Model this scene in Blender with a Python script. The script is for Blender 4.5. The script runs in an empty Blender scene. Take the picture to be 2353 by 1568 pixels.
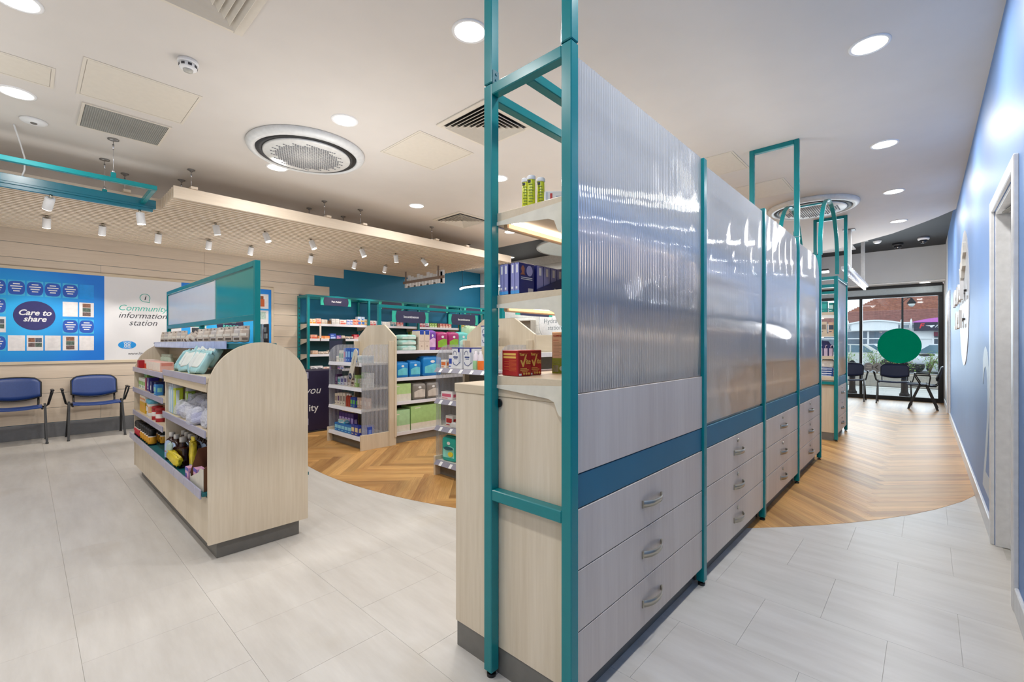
import bpy, bmesh, math, random
from mathutils import Vector, Matrix
rnd = random.Random(7)
sc = bpy.context.scene
COL = sc.collection
PI = math.pi
R = math.radians
# ------------------------------------------------------------ camera, sky, exposure
cam_d = bpy.data.cameras.new('camera'); cam = bpy.data.objects.new('camera', cam_d); COL.objects.link(cam)
cam.location = (0, 0, 1.23); cam.rotation_euler = (R(90), 0, R(42.743))
cam_d.sensor_width = 36; cam_d.lens = 15.835; cam_d.shift_y = 6/2353; cam_d.clip_start = 0.02; cam_d.clip_end = 300
sc.camera = cam
vs = sc.view_settings
vs.view_transform = 'Standard'; vs.look = 'None'; vs.gamma = 1; vs.use_curve_mapping = False
vs.exposure = -0.07
w = bpy.data.worlds.new('sky'); sc.world = w; w.use_nodes = True
bg = w.node_tree.nodes['Background']; bg.inputs[0].default_value = (.80, .90, 1, 1); bg.inputs[1].default_value = 2.2
sc.cycles.max_bounces = 8; sc.cycles.diffuse_bounces = 4; sc.cycles.glossy_bounces = 3
sc.cycles.transmission_bounces = 6; sc.cycles.transparent_max_bounces = 12
sc.cycles.caustics_reflective = False; sc.cycles.caustics_refractive = False
sc.cycles.sample_clamp_indirect = 6; sc.cycles.sample_clamp_direct = 0
def area(name, loc, rot, size, power, col=(1, 1, 1), shape='DISK', sy=None, spread=180):
    l = bpy.data.lights.new(name, 'AREA'); l.shape = shape; l.size = size
    if sy: l.size_y = sy
    l.energy = power; l.color = col; l.spread = R(spread)
    o = bpy.data.objects.new(name, l); COL.objects.link(o); o.location = loc; o.rotation_euler = rot
    return o
# ceiling downlights: their real positions on the grid, some stand out of view
DOWN = [(-1.94, 1.74), (-4.80, -.04), (-3.50, -.03), (-3.45, 1.75), (-4.88, 1.75), (-3.43, 3.50), (-4.90, 3.47), (-4.94, 5.30),
        (-.26, 3.45), (-.29, 5.26), (-.30, 6.97), (-.32, 8.70)]
DOWN_OFF = [(-1.94, -.03), (-.25, 1.70), (-.25, -.05), (-1.94, -1.8), (-3.5, -1.8), (-4.85, -1.8), (-6.6, -1.8),
            (-1.9, 3.5), (-1.9, 5.3), (-3.45, 5.3), (-3.45, 7.0), (-1.9, 8.7)]
LP = 12.0
for x, y in DOWN + DOWN_OFF:
    area('downlight_lamp', (x, y, 2.995), (0, 0, 0), .17, LP*(1.7 if x > -.4 else 1), (1, .985, .965))
for x, y in ((-7.0, 7.5), (-5.9, 6.9), (-4.2, 7.0)):  # first at the glowing recess downlight; other two added to brighten the back wall
    area('recess_fill', (x, y, 2.97), (0, 0, 0), .17, 24, (1, .985, .96))
# added fill lamps with no fixture, facing up to brighten the ceiling evenly
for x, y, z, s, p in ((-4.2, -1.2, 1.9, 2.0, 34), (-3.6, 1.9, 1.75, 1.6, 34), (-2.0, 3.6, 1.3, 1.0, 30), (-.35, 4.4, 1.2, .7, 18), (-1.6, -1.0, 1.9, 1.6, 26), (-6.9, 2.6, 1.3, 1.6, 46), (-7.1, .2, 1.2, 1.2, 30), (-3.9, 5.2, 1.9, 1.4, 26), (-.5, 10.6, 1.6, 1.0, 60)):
    area('ceiling_fill', (x, y, z), (R(180), 0, 0), s, p*.46, (1, .985, .965), 'DISK')
# daylight that enters through the shop front
area('shopfront_daylight', (-1.5, 13.25, 1.35), (R(-90), 0, 0), 3.3, 145, (.80, .90, 1), 'RECTANGLE', 2.1)

# ------------------------------------------------------------ materials
def lin(c):
    if isinstance(c, str):
        c = tuple(int(c[i:i+2], 16)/255 for i in (0, 2, 4))
    return tuple((x/12.92 if x <= .04045 else ((x+.055)/1.055)**2.4) for x in c)
_m = {}
def M(hexc, rough=.5, metal=0., var=.06, sc_=25., spec=.5, coat=0., bump=0.):
    k = (hexc, rough, metal, var, sc_, spec, coat, bump)
    if k in _m: return _m[k]
    m = bpy.data.materials.new('finish_'+hexc); m.use_nodes = True
    nt = m.node_tree; b = nt.nodes['Principled BSDF']
    c = lin(hexc)
    n = nt.nodes.new('ShaderNodeTexNoise'); n.inputs['Scale'].default_value = sc_; n.inputs['Detail'].default_value = 3
    tc = nt.nodes.new('ShaderNodeTexCoord'); nt.links.new(tc.outputs['Object'], n.inputs['Vector'])
    r = nt.nodes.new('ShaderNodeValToRGB')
    r.color_ramp.elements[0].position = .3; r.color_ramp.elements[1].position = .7
    r.color_ramp.elements[0].color = (*[x*(1-var) for x in c], 1); r.color_ramp.elements[1].color = (*[min(1, x*(1+var)) for x in c], 1)
    nt.links.new(n.outputs['Fac'], r.inputs['Fac']); nt.links.new(r.outputs['Color'], b.inputs['Base Color'])
    b.inputs['Roughness'].default_value = rough; b.inputs['Metallic'].default_value = metal
    b.inputs['Specular IOR Level'].default_value = spec; b.inputs['Coat Weight'].default_value = coat
    if bump:
        bp = nt.nodes.new('ShaderNodeBump'); bp.inputs['Strength'].default_value = bump; bp.inputs['Distance'].default_value = .002
        nt.links.new(n.outputs['Fac'], bp.inputs['Height']); nt.links.new(bp.outputs['Normal'], b.inputs['Normal'])
    _m[k] = m
    return m
def EM(hexc, s):
    k = ('e', hexc, s)
    if k in _m: return _m[k]
    m = bpy.data.materials.new('lamp_'+hexc); m.use_nodes = True
    b = m.node_tree.nodes['Principled BSDF']
    b.inputs['Base Color'].default_value = (.8, .8, .8, 1)
    b.inputs['Emission Color'].default_value = (*lin(hexc), 1); b.inputs['Emission Strength'].default_value = s
    _m[k] = m
    return m
def WOOD(c0, c1, axis='z', rough=.45, k=1., per_obj=0., band=.5, spec=.5, offs=None):
    key = ('w', c0, c1, axis, rough, k, per_obj, band, offs)
    if key in _m: return _m[key]
    m = bpy.data.materials.new('wood_grain'); m.use_nodes = True
    nt = m.node_tree; b = nt.nodes['Principled BSDF']; L = nt.links.new
    g = nt.nodes.new('ShaderNodeNewGeometry')
    src = g.outputs['Position']
    if axis == 'obj':
        tc = nt.nodes.new('ShaderNodeTexCoord'); src = tc.outputs['Object']
    mp = nt.nodes.new('ShaderNodeMapping'); L(src, mp.inputs['Vector'])
    a, c = 14*k, .7*k
    s = {'z': (a, a, c), 'x': (c, a, a), 'y': (a, c, a), 'obj': (c, a, a)}[axis]
    mp.inputs['Scale'].default_value = s
    vec = mp.outputs['Vector']
    if per_obj:
        oi = nt.nodes.new('ShaderNodeObjectInfo')
        ad = nt.nodes.new('ShaderNodeVectorMath'); ad.operation = 'ADD'
        ml = nt.nodes.new('ShaderNodeMath'); ml.operation = 'MULTIPLY'; ml.inputs[1].default_value = 40
        L(oi.outputs['Random'], ml.inputs[0]); L(vec, ad.inputs[0]); L(ml.outputs[0], ad.inputs[1]); vec = ad.outputs[0]
    n1 = nt.nodes.new('ShaderNodeTexNoise'); n1.inputs['Scale'].default_value = .45; n1.inputs['Detail'].default_value = 2; n1.inputs['Distortion'].default_value = .4
    n2 = nt.nodes.new('ShaderNodeTexNoise'); n2.inputs['Scale'].default_value = 6; n2.inputs['Detail'].default_value = 5
    L(vec, n1.inputs['Vector']); L(vec, n2.inputs['Vector'])
    mx = nt.nodes.new('ShaderNodeMix'); mx.data_type = 'FLOAT'; mx.inputs[0].default_value = 1-band
    L(n1.outputs['Fac'], mx.inputs[2]); L(n2.outputs['Fac'], mx.inputs[3])
    r = nt.nodes.new('ShaderNodeValToRGB'); r.color_ramp.elements[0].position = .3; r.color_ramp.elements[1].position = .7
    r.color_ramp.elements[0].color = (*lin(c0), 1); r.color_ramp.elements[1].color = (*lin(c1), 1)
    L(mx.outputs[0], r.inputs['Fac'])
    out = r.outputs['Color']
    if per_obj:
        hs = nt.nodes.new('ShaderNodeHueSaturation')
        mr = nt.nodes.new('ShaderNodeMapRange'); mr.inputs[3].default_value = 1-per_obj; mr.inputs[4].default_value = 1+per_obj
        L(oi.outputs['Random'], mr.inputs[0]); L(mr.outputs[0], hs.inputs['Value']); L(out, hs.inputs['Color']); out = hs.outputs['Color']
    L(out, b.inputs['Base Color']); b.inputs['Roughness'].default_value = rough; b.inputs['Specular IOR Level'].default_value = spec
    _m[key] = m
    return m
def MIXMAT(name, build):
    m = bpy.data.materials.new(name); m.use_nodes = True
    nt = m.node_tree; nt.nodes.remove(nt.nodes['Principled BSDF'])
    build(nt, nt.nodes['Material Output']); return m
def _poly(nt, out, tint=(.90, .93, .97), rough=.03, diff=.36, transp=.07):
    L = nt.links.new
    p = nt.nodes.new('ShaderNodeBsdfPrincipled'); p.inputs['Base Color'].default_value = (*tint, 1)
    p.inputs['Transmission Weight'].default_value = 1; p.inputs['Roughness'].default_value = rough; p.inputs['IOR'].default_value = 1.5
    t = nt.nodes.new('ShaderNodeBsdfTransparent'); t.inputs[0].default_value = (.9, .93, .97, 1)
    d = nt.nodes.new('ShaderNodeBsdfTranslucent'); d.inputs[0].default_value = (.85, .88, .95, 1)
    d2 = nt.nodes.new('ShaderNodeBsdfDiffuse'); d2.inputs[0].default_value = (.84, .88, .95, 1)
    dd = nt.nodes.new('ShaderNodeMixShader'); L(d.outputs[0], dd.inputs[1]); L(d2.outputs[0], dd.inputs[2])
    a = nt.nodes.new('ShaderNodeMixShader'); a.inputs[0].default_value = transp; L(p.outputs[0], a.inputs[1]); L(t.outputs[0], a.inputs[2])
    b = nt.nodes.new('ShaderNodeMixShader'); b.inputs[0].default_value = diff; L(a.outputs[0], b.inputs[1]); L(dd.outputs[0], b.inputs[2])
    n = nt.nodes.new('ShaderNodeTexNoise'); n.inputs['Scale'].default_value = 3
    bp = nt.nodes.new('ShaderNodeBump'); bp.inputs['Strength'].default_value = .008; L(n.outputs['Fac'], bp.inputs['Height']); L(bp.outputs['Normal'], p.inputs['Normal'])
    gl = nt.nodes.new('ShaderNodeBsdfGlossy'); gl.inputs['Roughness'].default_value = .05; gl.inputs[0].default_value = (.95, .97, 1, 1)
    c = nt.nodes.new('ShaderNodeMixShader'); c.inputs[0].default_value = .24; L(b.outputs[0], c.inputs[1]); L(gl.outputs[0], c.inputs[2])
    L(c.outputs[0], out.inputs[0])
POLY = MIXMAT('ribbed_polycarbonate', _poly)
def _pane(nt, out, tr=.93, col=(.95, .98, .98)):
    L = nt.links.new
    t = nt.nodes.new('ShaderNodeBsdfTransparent'); t.inputs[0].default_value = (*col, 1)
    g = nt.nodes.new('ShaderNodeBsdfGlossy'); g.inputs['Roughness'].default_value = .02
    f = nt.nodes.new('ShaderNodeFresnel'); f.inputs['IOR'].default_value = 1.45
    n = nt.nodes.new('ShaderNodeTexNoise'); n.inputs['Scale'].default_value = 1.5
    bp = nt.nodes.new('ShaderNodeBump'); bp.inputs['Strength'].default_value = .01; L(n.outputs['Fac'], bp.inputs['Height']); L(bp.outputs['Normal'], g.inputs['Normal'])
    m = nt.nodes.new('ShaderNodeMixShader'); L(f.outputs[0], m.inputs[0]); L(t.outputs[0], m.inputs[1]); L(g.outputs[0], m.inputs[2])
    L(m.outputs[0], out.inputs[0])
PANE = MIXMAT('clear_glass', _pane)
ACRYL = MIXMAT('reeded_acrylic', lambda nt, o: _pane(nt, o, col=(.80, .82, .83)))
def _film(nt, out):
    L = nt.links.new
    t = nt.nodes.new('ShaderNodeBsdfTransparent')
    p = nt.nodes.new('ShaderNodeBsdfPrincipled'); p.inputs['Base Color'].default_value = (.85, .87, .95, 1); p.inputs['Roughness'].default_value = .12
    n = nt.nodes.new('ShaderNodeTexNoise'); n.inputs['Scale'].default_value = 14
    bp = nt.nodes.new('ShaderNodeBump'); bp.inputs['Strength'].default_value = .6; bp.inputs['Distance'].default_value = .02
    L(n.outputs['Fac'], bp.inputs['Height']); L(bp.outputs['Normal'], p.inputs['Normal'])
    m = nt.nodes.new('ShaderNodeMixShader'); m.inputs[0].default_value = .45; L(t.outputs[0], m.inputs[1]); L(p.outputs[0], m.inputs[2]); L(m.outputs[0], out.inputs[0])
FILM = MIXMAT('clear_plastic_film', _film)

TEAL = M('047d82', .26, 0, .03, 12, .42)
TEALD = M('0c6470', .35)
TWALL = M('14759a', .55, 0, .04, 3)
BAND = M('1f6680', .5, 0, .05, 6)
WHITE = M('e9e9ea', .45, 0, .02)
CREAM = M('dcd8cc', .4, 0, .02)
CEIL = M('d3cec9', .8, 0, .015, 4)
PANELC = M('d6cfc3', .7, 0, .02)
BLACKC = M('1d1e22', .7)
BLK = M('141417', .4)
DARK = M('2a2a2c', .5)
NAVY = M('262040', .45)
NAVY2 = M('2f2d4d', .5)
MINT = M('2fb89e', .5)
GREYP = M('6f6d68', .45)
GREYW = M('c4c6c8', .7, 0, .02, 3)
LIP = M('a9a7bd', .25, 0, .04, 8)
LIPW = M('e4e4ec', .3, 0, .03)
LIPG = M('8d8b9a', .35)
CHROME = M('b8b2a4', .28, .9)
STEEL = M('c9cacd', .25, .9)
WLAM = WOOD('c9b99f', 'e0d3be', 'z', .42, 1., 0, .6)
WLAMX = WOOD('c9b99f', 'd9cab2', 'x', .42, 1., 0, .6)
WLAMY = WOOD('c9b99f', 'd9cab2', 'y', .42, 1., 0, .6)
WDRAW = WOOD('bfb1a6', 'd2c6bb', 'z', .4, .9, 0, .6)
WPLANK = WOOD('cab9a5', 'ddcebc', 'y', .5, .9, .04, .55)
WSLAT = WOOD('d0bea8', 'e0d0bb', 'y', .5, 1.2, .03, .5)
WFLOOR = WOOD('9a6834', 'd6a868', 'obj', .40, 1.5, .22, .6)
CHAIRB = M('24407e', .38, 0, .06, 60)
CHAIRN = M('1d2747', .6)
TEALDECK = M('0c5f66', .5)

# ------------------------------------------------------------ mesh builder
class MB:
    def __init__(s): s.v = []; s.f = []; s.m = []; s.s = []
    def add(s, vs, fs, m=0, sm=False):
        o = len(s.v); s.v += [tuple(p) for p in vs]
        for f in fs: s.f.append([i+o for i in f]); s.m.append(m); s.s.append(sm)
        return s
    def box(s, a, b, m=0, c=0.):
        lo = [min(a[i], b[i]) for i in range(3)]; hi = [max(a[i], b[i]) for i in range(3)]
        c = min(c, .45*min(hi[i]-lo[i] for i in range(3)))
        if c <= 0:
            vs = [(x, y, z) for z in (lo[2], hi[2]) for y in (lo[1], hi[1]) for x in (lo[0], hi[0])]
            return s.add(vs, [(0, 2, 3, 1), (4, 5, 7, 6), (0, 1, 5, 4), (2, 6, 7, 3), (0, 4, 6, 2), (1, 3, 7, 5)], m)
        vs = []; ix = {}
        for k in range(8):
            sg = [(k >> i) & 1 for i in range(3)]
            for ax in range(3):
                p = []
                for i in range(3):
                    e = hi[i] if sg[i] else lo[i]
                    p.append(e if i == ax else (e-c if sg[i] else e+c))
                ix[(k, ax)] = len(vs); vs.append(p)
        fs = []
        for ax in range(3):
            o = [i for i in range(3) if i != ax]
            for t in (0, 1):
                ks = [(t << ax) | (i << o[0]) | (j << o[1]) for i, j in ((0, 0), (1, 0), (1, 1), (0, 1))]
                fs.append([ix[(k, ax)] for k in ks])
            for i in (0, 1):
                for j in (0, 1):
                    k0 = (i << o[0]) | (j << o[1]); k1 = k0 | (1 << ax)
                    fs.append([ix[(k0, o[0])], ix[(k1, o[0])], ix[(k1, o[1])], ix[(k0, o[1])]])
        for k in range(8): fs.append([ix[(k, 0)], ix[(k, 1)], ix[(k, 2)]])
        return s.add(vs, fs, m)
    def ext(s, poly, ax, lo, hi, m=0, sm=False):
        n = len(poly)
        def P(p, t): return {'x': (t, p[0], p[1]), 'y': (p[0], t, p[1]), 'z': (p[0], p[1], t)}[ax]
        vs = [P(p, lo) for p in poly]+[P(p, hi) for p in poly]
        s.add(vs, [list(range(n))[::-1], list(range(n, 2*n))], m)
        o = len(s.v)-2*n
        for i in range(n):
            j = (i+1) % n
            s.f.append([o+i, o+j, o+n+j, o+n+i]); s.m.append(m); s.s.append(sm)
        return s
    def lathe(s, prof, n=16, m=0, c=(0, 0, 0), ax='z', ms=None, cap=True):
        vs = []
        for r, h in prof:
            for i in range(n):
                a = 2*PI*i/n; x, y = r*math.cos(a), r*math.sin(a)
                p = {'z': (x, y, h), 'y': (x, h, y), 'x': (h, x, y)}[ax]
                vs.append((p[0]+c[0], p[1]+c[1], p[2]+c[2]))
        o = len(s.v); s.v += vs
        for k in range(len(prof)-1):
            for i in range(n):
                j = (i+1) % n
                s.f.append([o+k*n+i, o+k*n+j, o+(k+1)*n+j, o+(k+1)*n+i]); s.m.append(ms[k] if ms else m); s.s.append(True)
        if cap:
            s.f.append([o+i for i in range(n)][::-1]); s.m.append(ms[0] if ms else m); s.s.append(False)
            e = o+(len(prof)-1)*n
            s.f.append([e+i for i in range(n)]); s.m.append(ms[-1] if ms else m); s.s.append(False)
        return s
    def cyl(s, a, b, r, n=12, m=0, r2=None): return s.tube([a, b], [r, r if r2 is None else r2], n, m)
    def tube(s, pts, r, n=8, m=0, closed=False, rect=None, up=None):
        pts = [Vector(p) for p in pts]; k = len(pts); vs = []; nrm = None
        for i in range(k):
            if closed: t = (pts[(i+1) % k]-pts[i-1]).normalized()
            else: t = (pts[min(i+1, k-1)]-pts[max(i-1, 0)]).normalized()
            if nrm is None:
                u = Vector(up) if up else (Vector((0, 0, 1)) if abs(t.z) < .9 else Vector((0, 1, 0)))
                nrm = (u-t*u.dot(t)).normalized()
            else: nrm = (nrm-t*nrm.dot(t)).normalized()
            bn = t.cross(nrm); rr = r[i] if isinstance(r, (list, tuple)) else r
            if rect:
                for a, b in ((-1, -1), (1, -1), (1, 1), (-1, 1)): vs.append(pts[i]+nrm*(a*rect[0])+bn*(b*rect[1]))
            else:
                for j in range(n):
                    a = 2*PI*j/n; vs.append(pts[i]+nrm*(rr*math.cos(a))+bn*(rr*math.sin(a)))
        nn = 4 if rect else n
        o = len(s.v); s.v += [tuple(p) for p in vs]
        for i in range(k if closed else k-1):
            i2 = (i+1) % k
            for j in range(nn):
                j2 = (j+1) % nn
                s.f.append([o+i*nn+j, o+i*nn+j2, o+i2*nn+j2, o+i2*nn+j]); s.m.append(m); s.s.append(not rect)
        if not closed:
            s.f.append([o+j for j in range(nn)][::-1]); s.m.append(m); s.s.append(False)
            s.f.append([o+(k-1)*nn+j for j in range(nn)]); s.m.append(m); s.s.append(False)
        return s
    def sheet(s, fn, nu, nv, th, m=0, sm=True):
        """closed shell: fn(u, v) -> point, thickness vector th(u, v) or constant"""
        P = [[Vector(fn(i/nu, j/nv)) for j in range(nv+1)] for i in range(nu+1)]
        T = Vector(th); o = len(s.v); W = nv+1; Q = (nu+1)*W
        s.v += [tuple(P[i][j]) for i in range(nu+1) for j in range(W)] + [tuple(P[i][j]+T) for i in range(nu+1) for j in range(W)]
        def F(f, q=sm): s.f.append([o+i for i in f]); s.m.append(m); s.s.append(q)
        for i in range(nu):
            for j in range(nv):
                a = i*W+j; F([a, a+W, a+W+1, a+1]); F([Q+a, Q+a+1, Q+a+W+1, Q+a+W])
        for i in range(nu):
            a = i*W; F([a, a+W, Q+a+W, Q+a][::-1], False); b = i*W+nv; F([b, b+W, Q+b+W, Q+b], False)
        for j in range(nv):
            F([j, j+1, Q+j+1, Q+j], False); a = nu*W+j; F([a, a+1, Q+a+1, Q+a][::-1], False)
        return s
    def pillow(s, w, d, h, c=(0, 0, 0), m=0, e=.35, n=14, k=7, noise=0., seed=1, m2=None, sm=True):
        rr = random.Random(seed); vs = []
        def sp(x, p): return math.copysign(abs(x)**p, x)
        for j in range(k+1):
            b = -PI/2+PI*j/k
            for i in range(n):
                a = 2*PI*i/n; q = sp(math.cos(b), e)
                f = 1+noise*(rr.random()-.5)
                vs.append((c[0]+w/2*q*sp(math.cos(a), e)*f, c[1]+d/2*q*sp(math.sin(a), e)*f, c[2]+h/2*sp(math.sin(b), e*1.4)*(1+noise*(rr.random()-.5))))
        o = len(s.v); s.v += vs
        for j in range(k):
            for i in range(n):
                i2 = (i+1) % n
                s.f.append([o+j*n+i, o+j*n+i2, o+(j+1)*n+i2, o+(j+1)*n+i])
                s.m.append(m2 if (m2 is not None and j in (2, 3)) else m); s.s.append(sm)
        return s
    def mesh(s, name, mats):
        me = bpy.data.meshes.new(name); me.from_pydata(s.v, [], s.f)
        for mt in (mats if isinstance(mats, (list, tuple)) else [mats]): me.materials.append(mt)
        me.polygons.foreach_set('material_index', s.m); me.polygons.foreach_set('use_smooth', s.s)
        b = bmesh.new(); b.from_mesh(me); bmesh.ops.remove_doubles(b, verts=b.verts, dist=1e-6); bmesh.ops.recalc_face_normals(b, faces=b.faces); b.to_mesh(me); b.free()
        return me
def tag(o, label=None, cat=None, group=None, kind=None):
    if label: o['label'] = label
    if cat: o['category'] = cat
    if group: o['group'] = group
    if kind: o['kind'] = kind
    return o
def link(name, data, parent=None, loc=None, rz=0):
    o = bpy.data.objects.new(name, data); COL.objects.link(o)
    if parent: o.parent = parent
    if loc: o.location = loc
    if rz: o.rotation_euler = (0, 0, rz)
    return o
def obj(name, mb, mats, parent=None, label=None, cat=None, group=None, kind=None, loc=None, rz=0):
    return tag(link(name, mb.mesh(name, mats), parent, loc, rz), label, cat, group, kind)
def thing(name, loc, label, cat, group=None, rz=0, kind=None):
    return tag(link(name, None, None, loc, rz), label, cat, group, kind)
def copy_tree(o, parent=None):
    c = o.copy(); COL.objects.link(c)
    if parent: c.parent = parent
    for ch in list(o.children): copy_tree(ch, c)
    return c
def dup(o, loc, label=None, rz=None, group=None):
    c = copy_tree(o); c.location = loc
    if rz is not None: c.rotation_euler = (0, 0, rz)
    if label: c['label'] = label
    if group: c['group'] = group
    return c
FACE = {'+x': (R(90), 0, R(90)), '-y': (R(90), 0, 0), '-x': (R(90), 0, R(-90)), '+y': (R(90), 0, R(180))}
def text(s, size, mat, parent, loc, face, shear=0., bold=0., align='CENTER', name='lettering', ex=.0008, mirror=False, sx=1.):
    cu = bpy.data.curves.new('txt', 'FONT'); cu.body = s; cu.size = size; cu.shear = shear; cu.offset = bold*size; cu.extrude = ex
    cu.align_x = align; cu.align_y = 'CENTER'; cu.resolution_u = 3; cu.space_line = .9
    t = bpy.data.objects.new('txt', cu); me = bpy.data.meshes.new_from_object(t); bpy.data.objects.remove(t)
    me.materials.clear(); me.materials.append(mat)
    o = link(name, me, parent, loc); o.rotation_euler = FACE[face] if isinstance(face, str) else face
    o.scale = (-sx if mirror else sx, 1, 1)
    return o
def oval(mb, ax, c, ra, rb, lo, hi, m=0, n=32):
    return mb.ext([(c[0]+ra*math.cos(2*PI*i/n), c[1]+rb*math.sin(2*PI*i/n)) for i in range(n)], ax, lo, hi, m)
ORD = ['first', 'second', 'third', 'fourth', 'fifth', 'sixth', 'seventh', 'eighth', 'ninth', 'tenth', 'eleventh', 'twelfth', 'thirteenth', 'fourteenth', 'fifteenth', 'sixteenth', 'seventeenth', 'eighteenth', 'nineteenth']
ORD += ['twentieth']+['twenty-'+o for o in ORD[:9]]+['thirtieth']+['thirty-'+o for o in ORD[:9]]+['fortieth']+['forty-'+o for o in ORD[:9]]
# ------------------------------------------------------------ setting
ST = 'structure'
def struct(name, mb, mats, parent=None, label=None, loc=None, rz=0):
    return obj(name, mb, mats, parent, label, kind=None if parent else ST, loc=loc, rz=rz)
XL, YB, XP, YW = -8.46, 7.95, -3.2, 12.9
TILEM = M('c9c5be', .34, 0, .05, 5, .45)
def tile_mat():
    m = bpy.data.materials.new('stone_vinyl'); m.use_nodes = True
    nt = m.node_tree; b = nt.nodes['Principled BSDF']; L = nt.links.new
    g = nt.nodes.new('ShaderNodeNewGeometry'); oi = nt.nodes.new('ShaderNodeObjectInfo')
    mp = nt.nodes.new('ShaderNodeMapping'); mp.inputs['Scale'].default_value = (.8, 4.5, 1); mp.inputs['Rotation'].default_value = (0, 0, R(20)); L(g.outputs['Position'], mp.inputs['Vector'])
    n = nt.nodes.new('ShaderNodeTexNoise'); n.inputs['Scale'].default_value = 2.2; n.inputs['Detail'].default_value = 7; n.inputs['Roughness'].default_value = .65; L(mp.outputs[0], n.inputs['Vector'])
    r = nt.nodes.new('ShaderNodeValToRGB'); r.color_ramp.elements[0].position = .32; r.color_ramp.elements[1].position = .68
    r.color_ramp.elements[0].color = (*lin('c1bcb5'), 1); r.color_ramp.elements[1].color = (*lin('d0ccc6'), 1); L(n.outputs['Fac'], r.inputs['Fac'])
    n2 = nt.nodes.new('ShaderNodeTexNoise'); n2.inputs['Scale'].default_value = 1.7; n2.inputs['Detail'].default_value = 4; L(g.outputs['Position'], n2.inputs['Vector'])
    r2 = nt.nodes.new('ShaderNodeValToRGB'); r2.color_ramp.elements[0].position = .60; r2.color_ramp.elements[1].position = .74
    r2.color_ramp.elements[0].color = (1, 1, 1, 1); r2.color_ramp.elements[1].color = (.90, .87, .82, 1); L(n2.outputs['Fac'], r2.inputs['Fac'])
    mx = nt.nodes.new('ShaderNodeMix'); mx.data_type = 'RGBA'; mx.blend_type = 'MULTIPLY'; mx.inputs[0].default_value = 1
    L(r.outputs[0], mx.inputs[6]); L(r2.outputs[0], mx.inputs[7])
    hs = nt.nodes.new('ShaderNodeHueSaturation'); mr = nt.nodes.new('ShaderNodeMapRange'); mr.inputs[3].default_value = .99; mr.inputs[4].default_value = 1.01
    L(oi.outputs['Random'], mr.inputs[0]); L(mr.outputs[0], hs.inputs['Value']); L(mx.outputs[2], hs.inputs['Color'])
    L(hs.outputs[0], b.inputs['Base Color']); b.inputs['Roughness'].default_value = .36; b.inputs['Specular IOR Level'].default_value = .4
    return m
TILE = tile_mat()
floor = struct('floor', MB().box((-8.6, -3.1, -.12), (.7, 12.95, -.003)), M('bdb9b1', .6))
tm = MB().box((.0004, .0004, -.006), (.4521, .4541, 0), 0, .0004).mesh('tile', TILE)
CX, CY, CR = -4.163, 6.555, 4.642
def arc_y(x): return CY-math.sqrt(max(0, CR*CR-(x-CX)**2))
for k in range(-7, 8):
    y = 1.967+.4545*k; off = -.124 if k % 2 == 0 else -.355
    for j in range(-19, 2):
        x = off+.4525*j
        if x+.4525 < -8.46 or x > .30: continue
        if min(arc_y(max(-8.7, x)), arc_y(min(.4, x+.45)), arc_y(x+.22)) < y-.02 and max(arc_y(max(-8.7, x)), arc_y(min(.4, x+.4525))) < y: continue
        link('tile', tm, floor, (x, y, 0))
# herringbone planks inside the curved zone
PW, PLN = .0986, .8875
zone = [(-8.46, 12.86)]+[(-8.46+8.80*i/60, arc_y(-8.46+8.80*i/60)) for i in range(61)]+[(.34, 12.86)]
def clip(poly, conv):
    out = poly
    n = len(conv)
    for i in range(n):
        a, b = conv[i], conv[(i+1) % n]
        def side(p): return (b[0]-a[0])*(p[1]-a[1])-(b[1]-a[1])*(p[0]-a[0])
        inp, out = out, []
        for q in range(len(inp)):
            p, nx = inp[q], inp[(q+1) % len(inp)]
            sp, sn = side(p), side(nx)
            if sp >= 0: out.append(p)
            if (sp >= 0) != (sn >= 0):
                t = sp/(sp-sn); out.append((p[0]+t*(nx[0]-p[0]), p[1]+t*(nx[1]-p[1])))
        if not out: return []
    return out
g = .00025
pm = MB().box((g, g, -.003), (PLN-g, PW-g, .0015), 0, .0007).mesh('plank', WFLOOR)
rest = MB(); cand = []
c45 = math.sqrt(.5)
for i in range(-40, 90):
    for j in range(-6, 7):
        for kind in (0, 1):
            p, q = (i*PW+j*PLN, i*PW-j*PLN)
            rect = [(p, q), (p+PLN, q), (p+PLN, q+PW), (p, q+PW)] if kind == 0 else [(p, q+PW), (p+PW, q+PW), (p+PW, q+PW+PLN), (p, q+PW+PLN)]
            W2 = [(-4.045+(a-b)*c45, 1.86+(a+b)*c45) for a, b in rect]
            cx, cy = sum(a for a, b in W2)/4, sum(b for a, b in W2)/4
            if cx < -9 or cx > .9 or cy < 1.5 or cy > 13.4: continue
            cl = clip(W2, zone)
            if len(cl) < 3: continue
            full = all(any(abs(a[0]-b[0])+abs(a[1]-b[1]) < 1e-6 for b in cl) for a in W2)
            vis = cx > -.95 or (-6.8 < cx < -2.3 and cy < 4.2) or (-1.9 < cx and 5.6 < cy < 7)
            cand.append((math.hypot(cx, cy)+(0 if vis else 50), full, W2, cl, kind))
cand.sort(key=lambda t: t[0])
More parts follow.
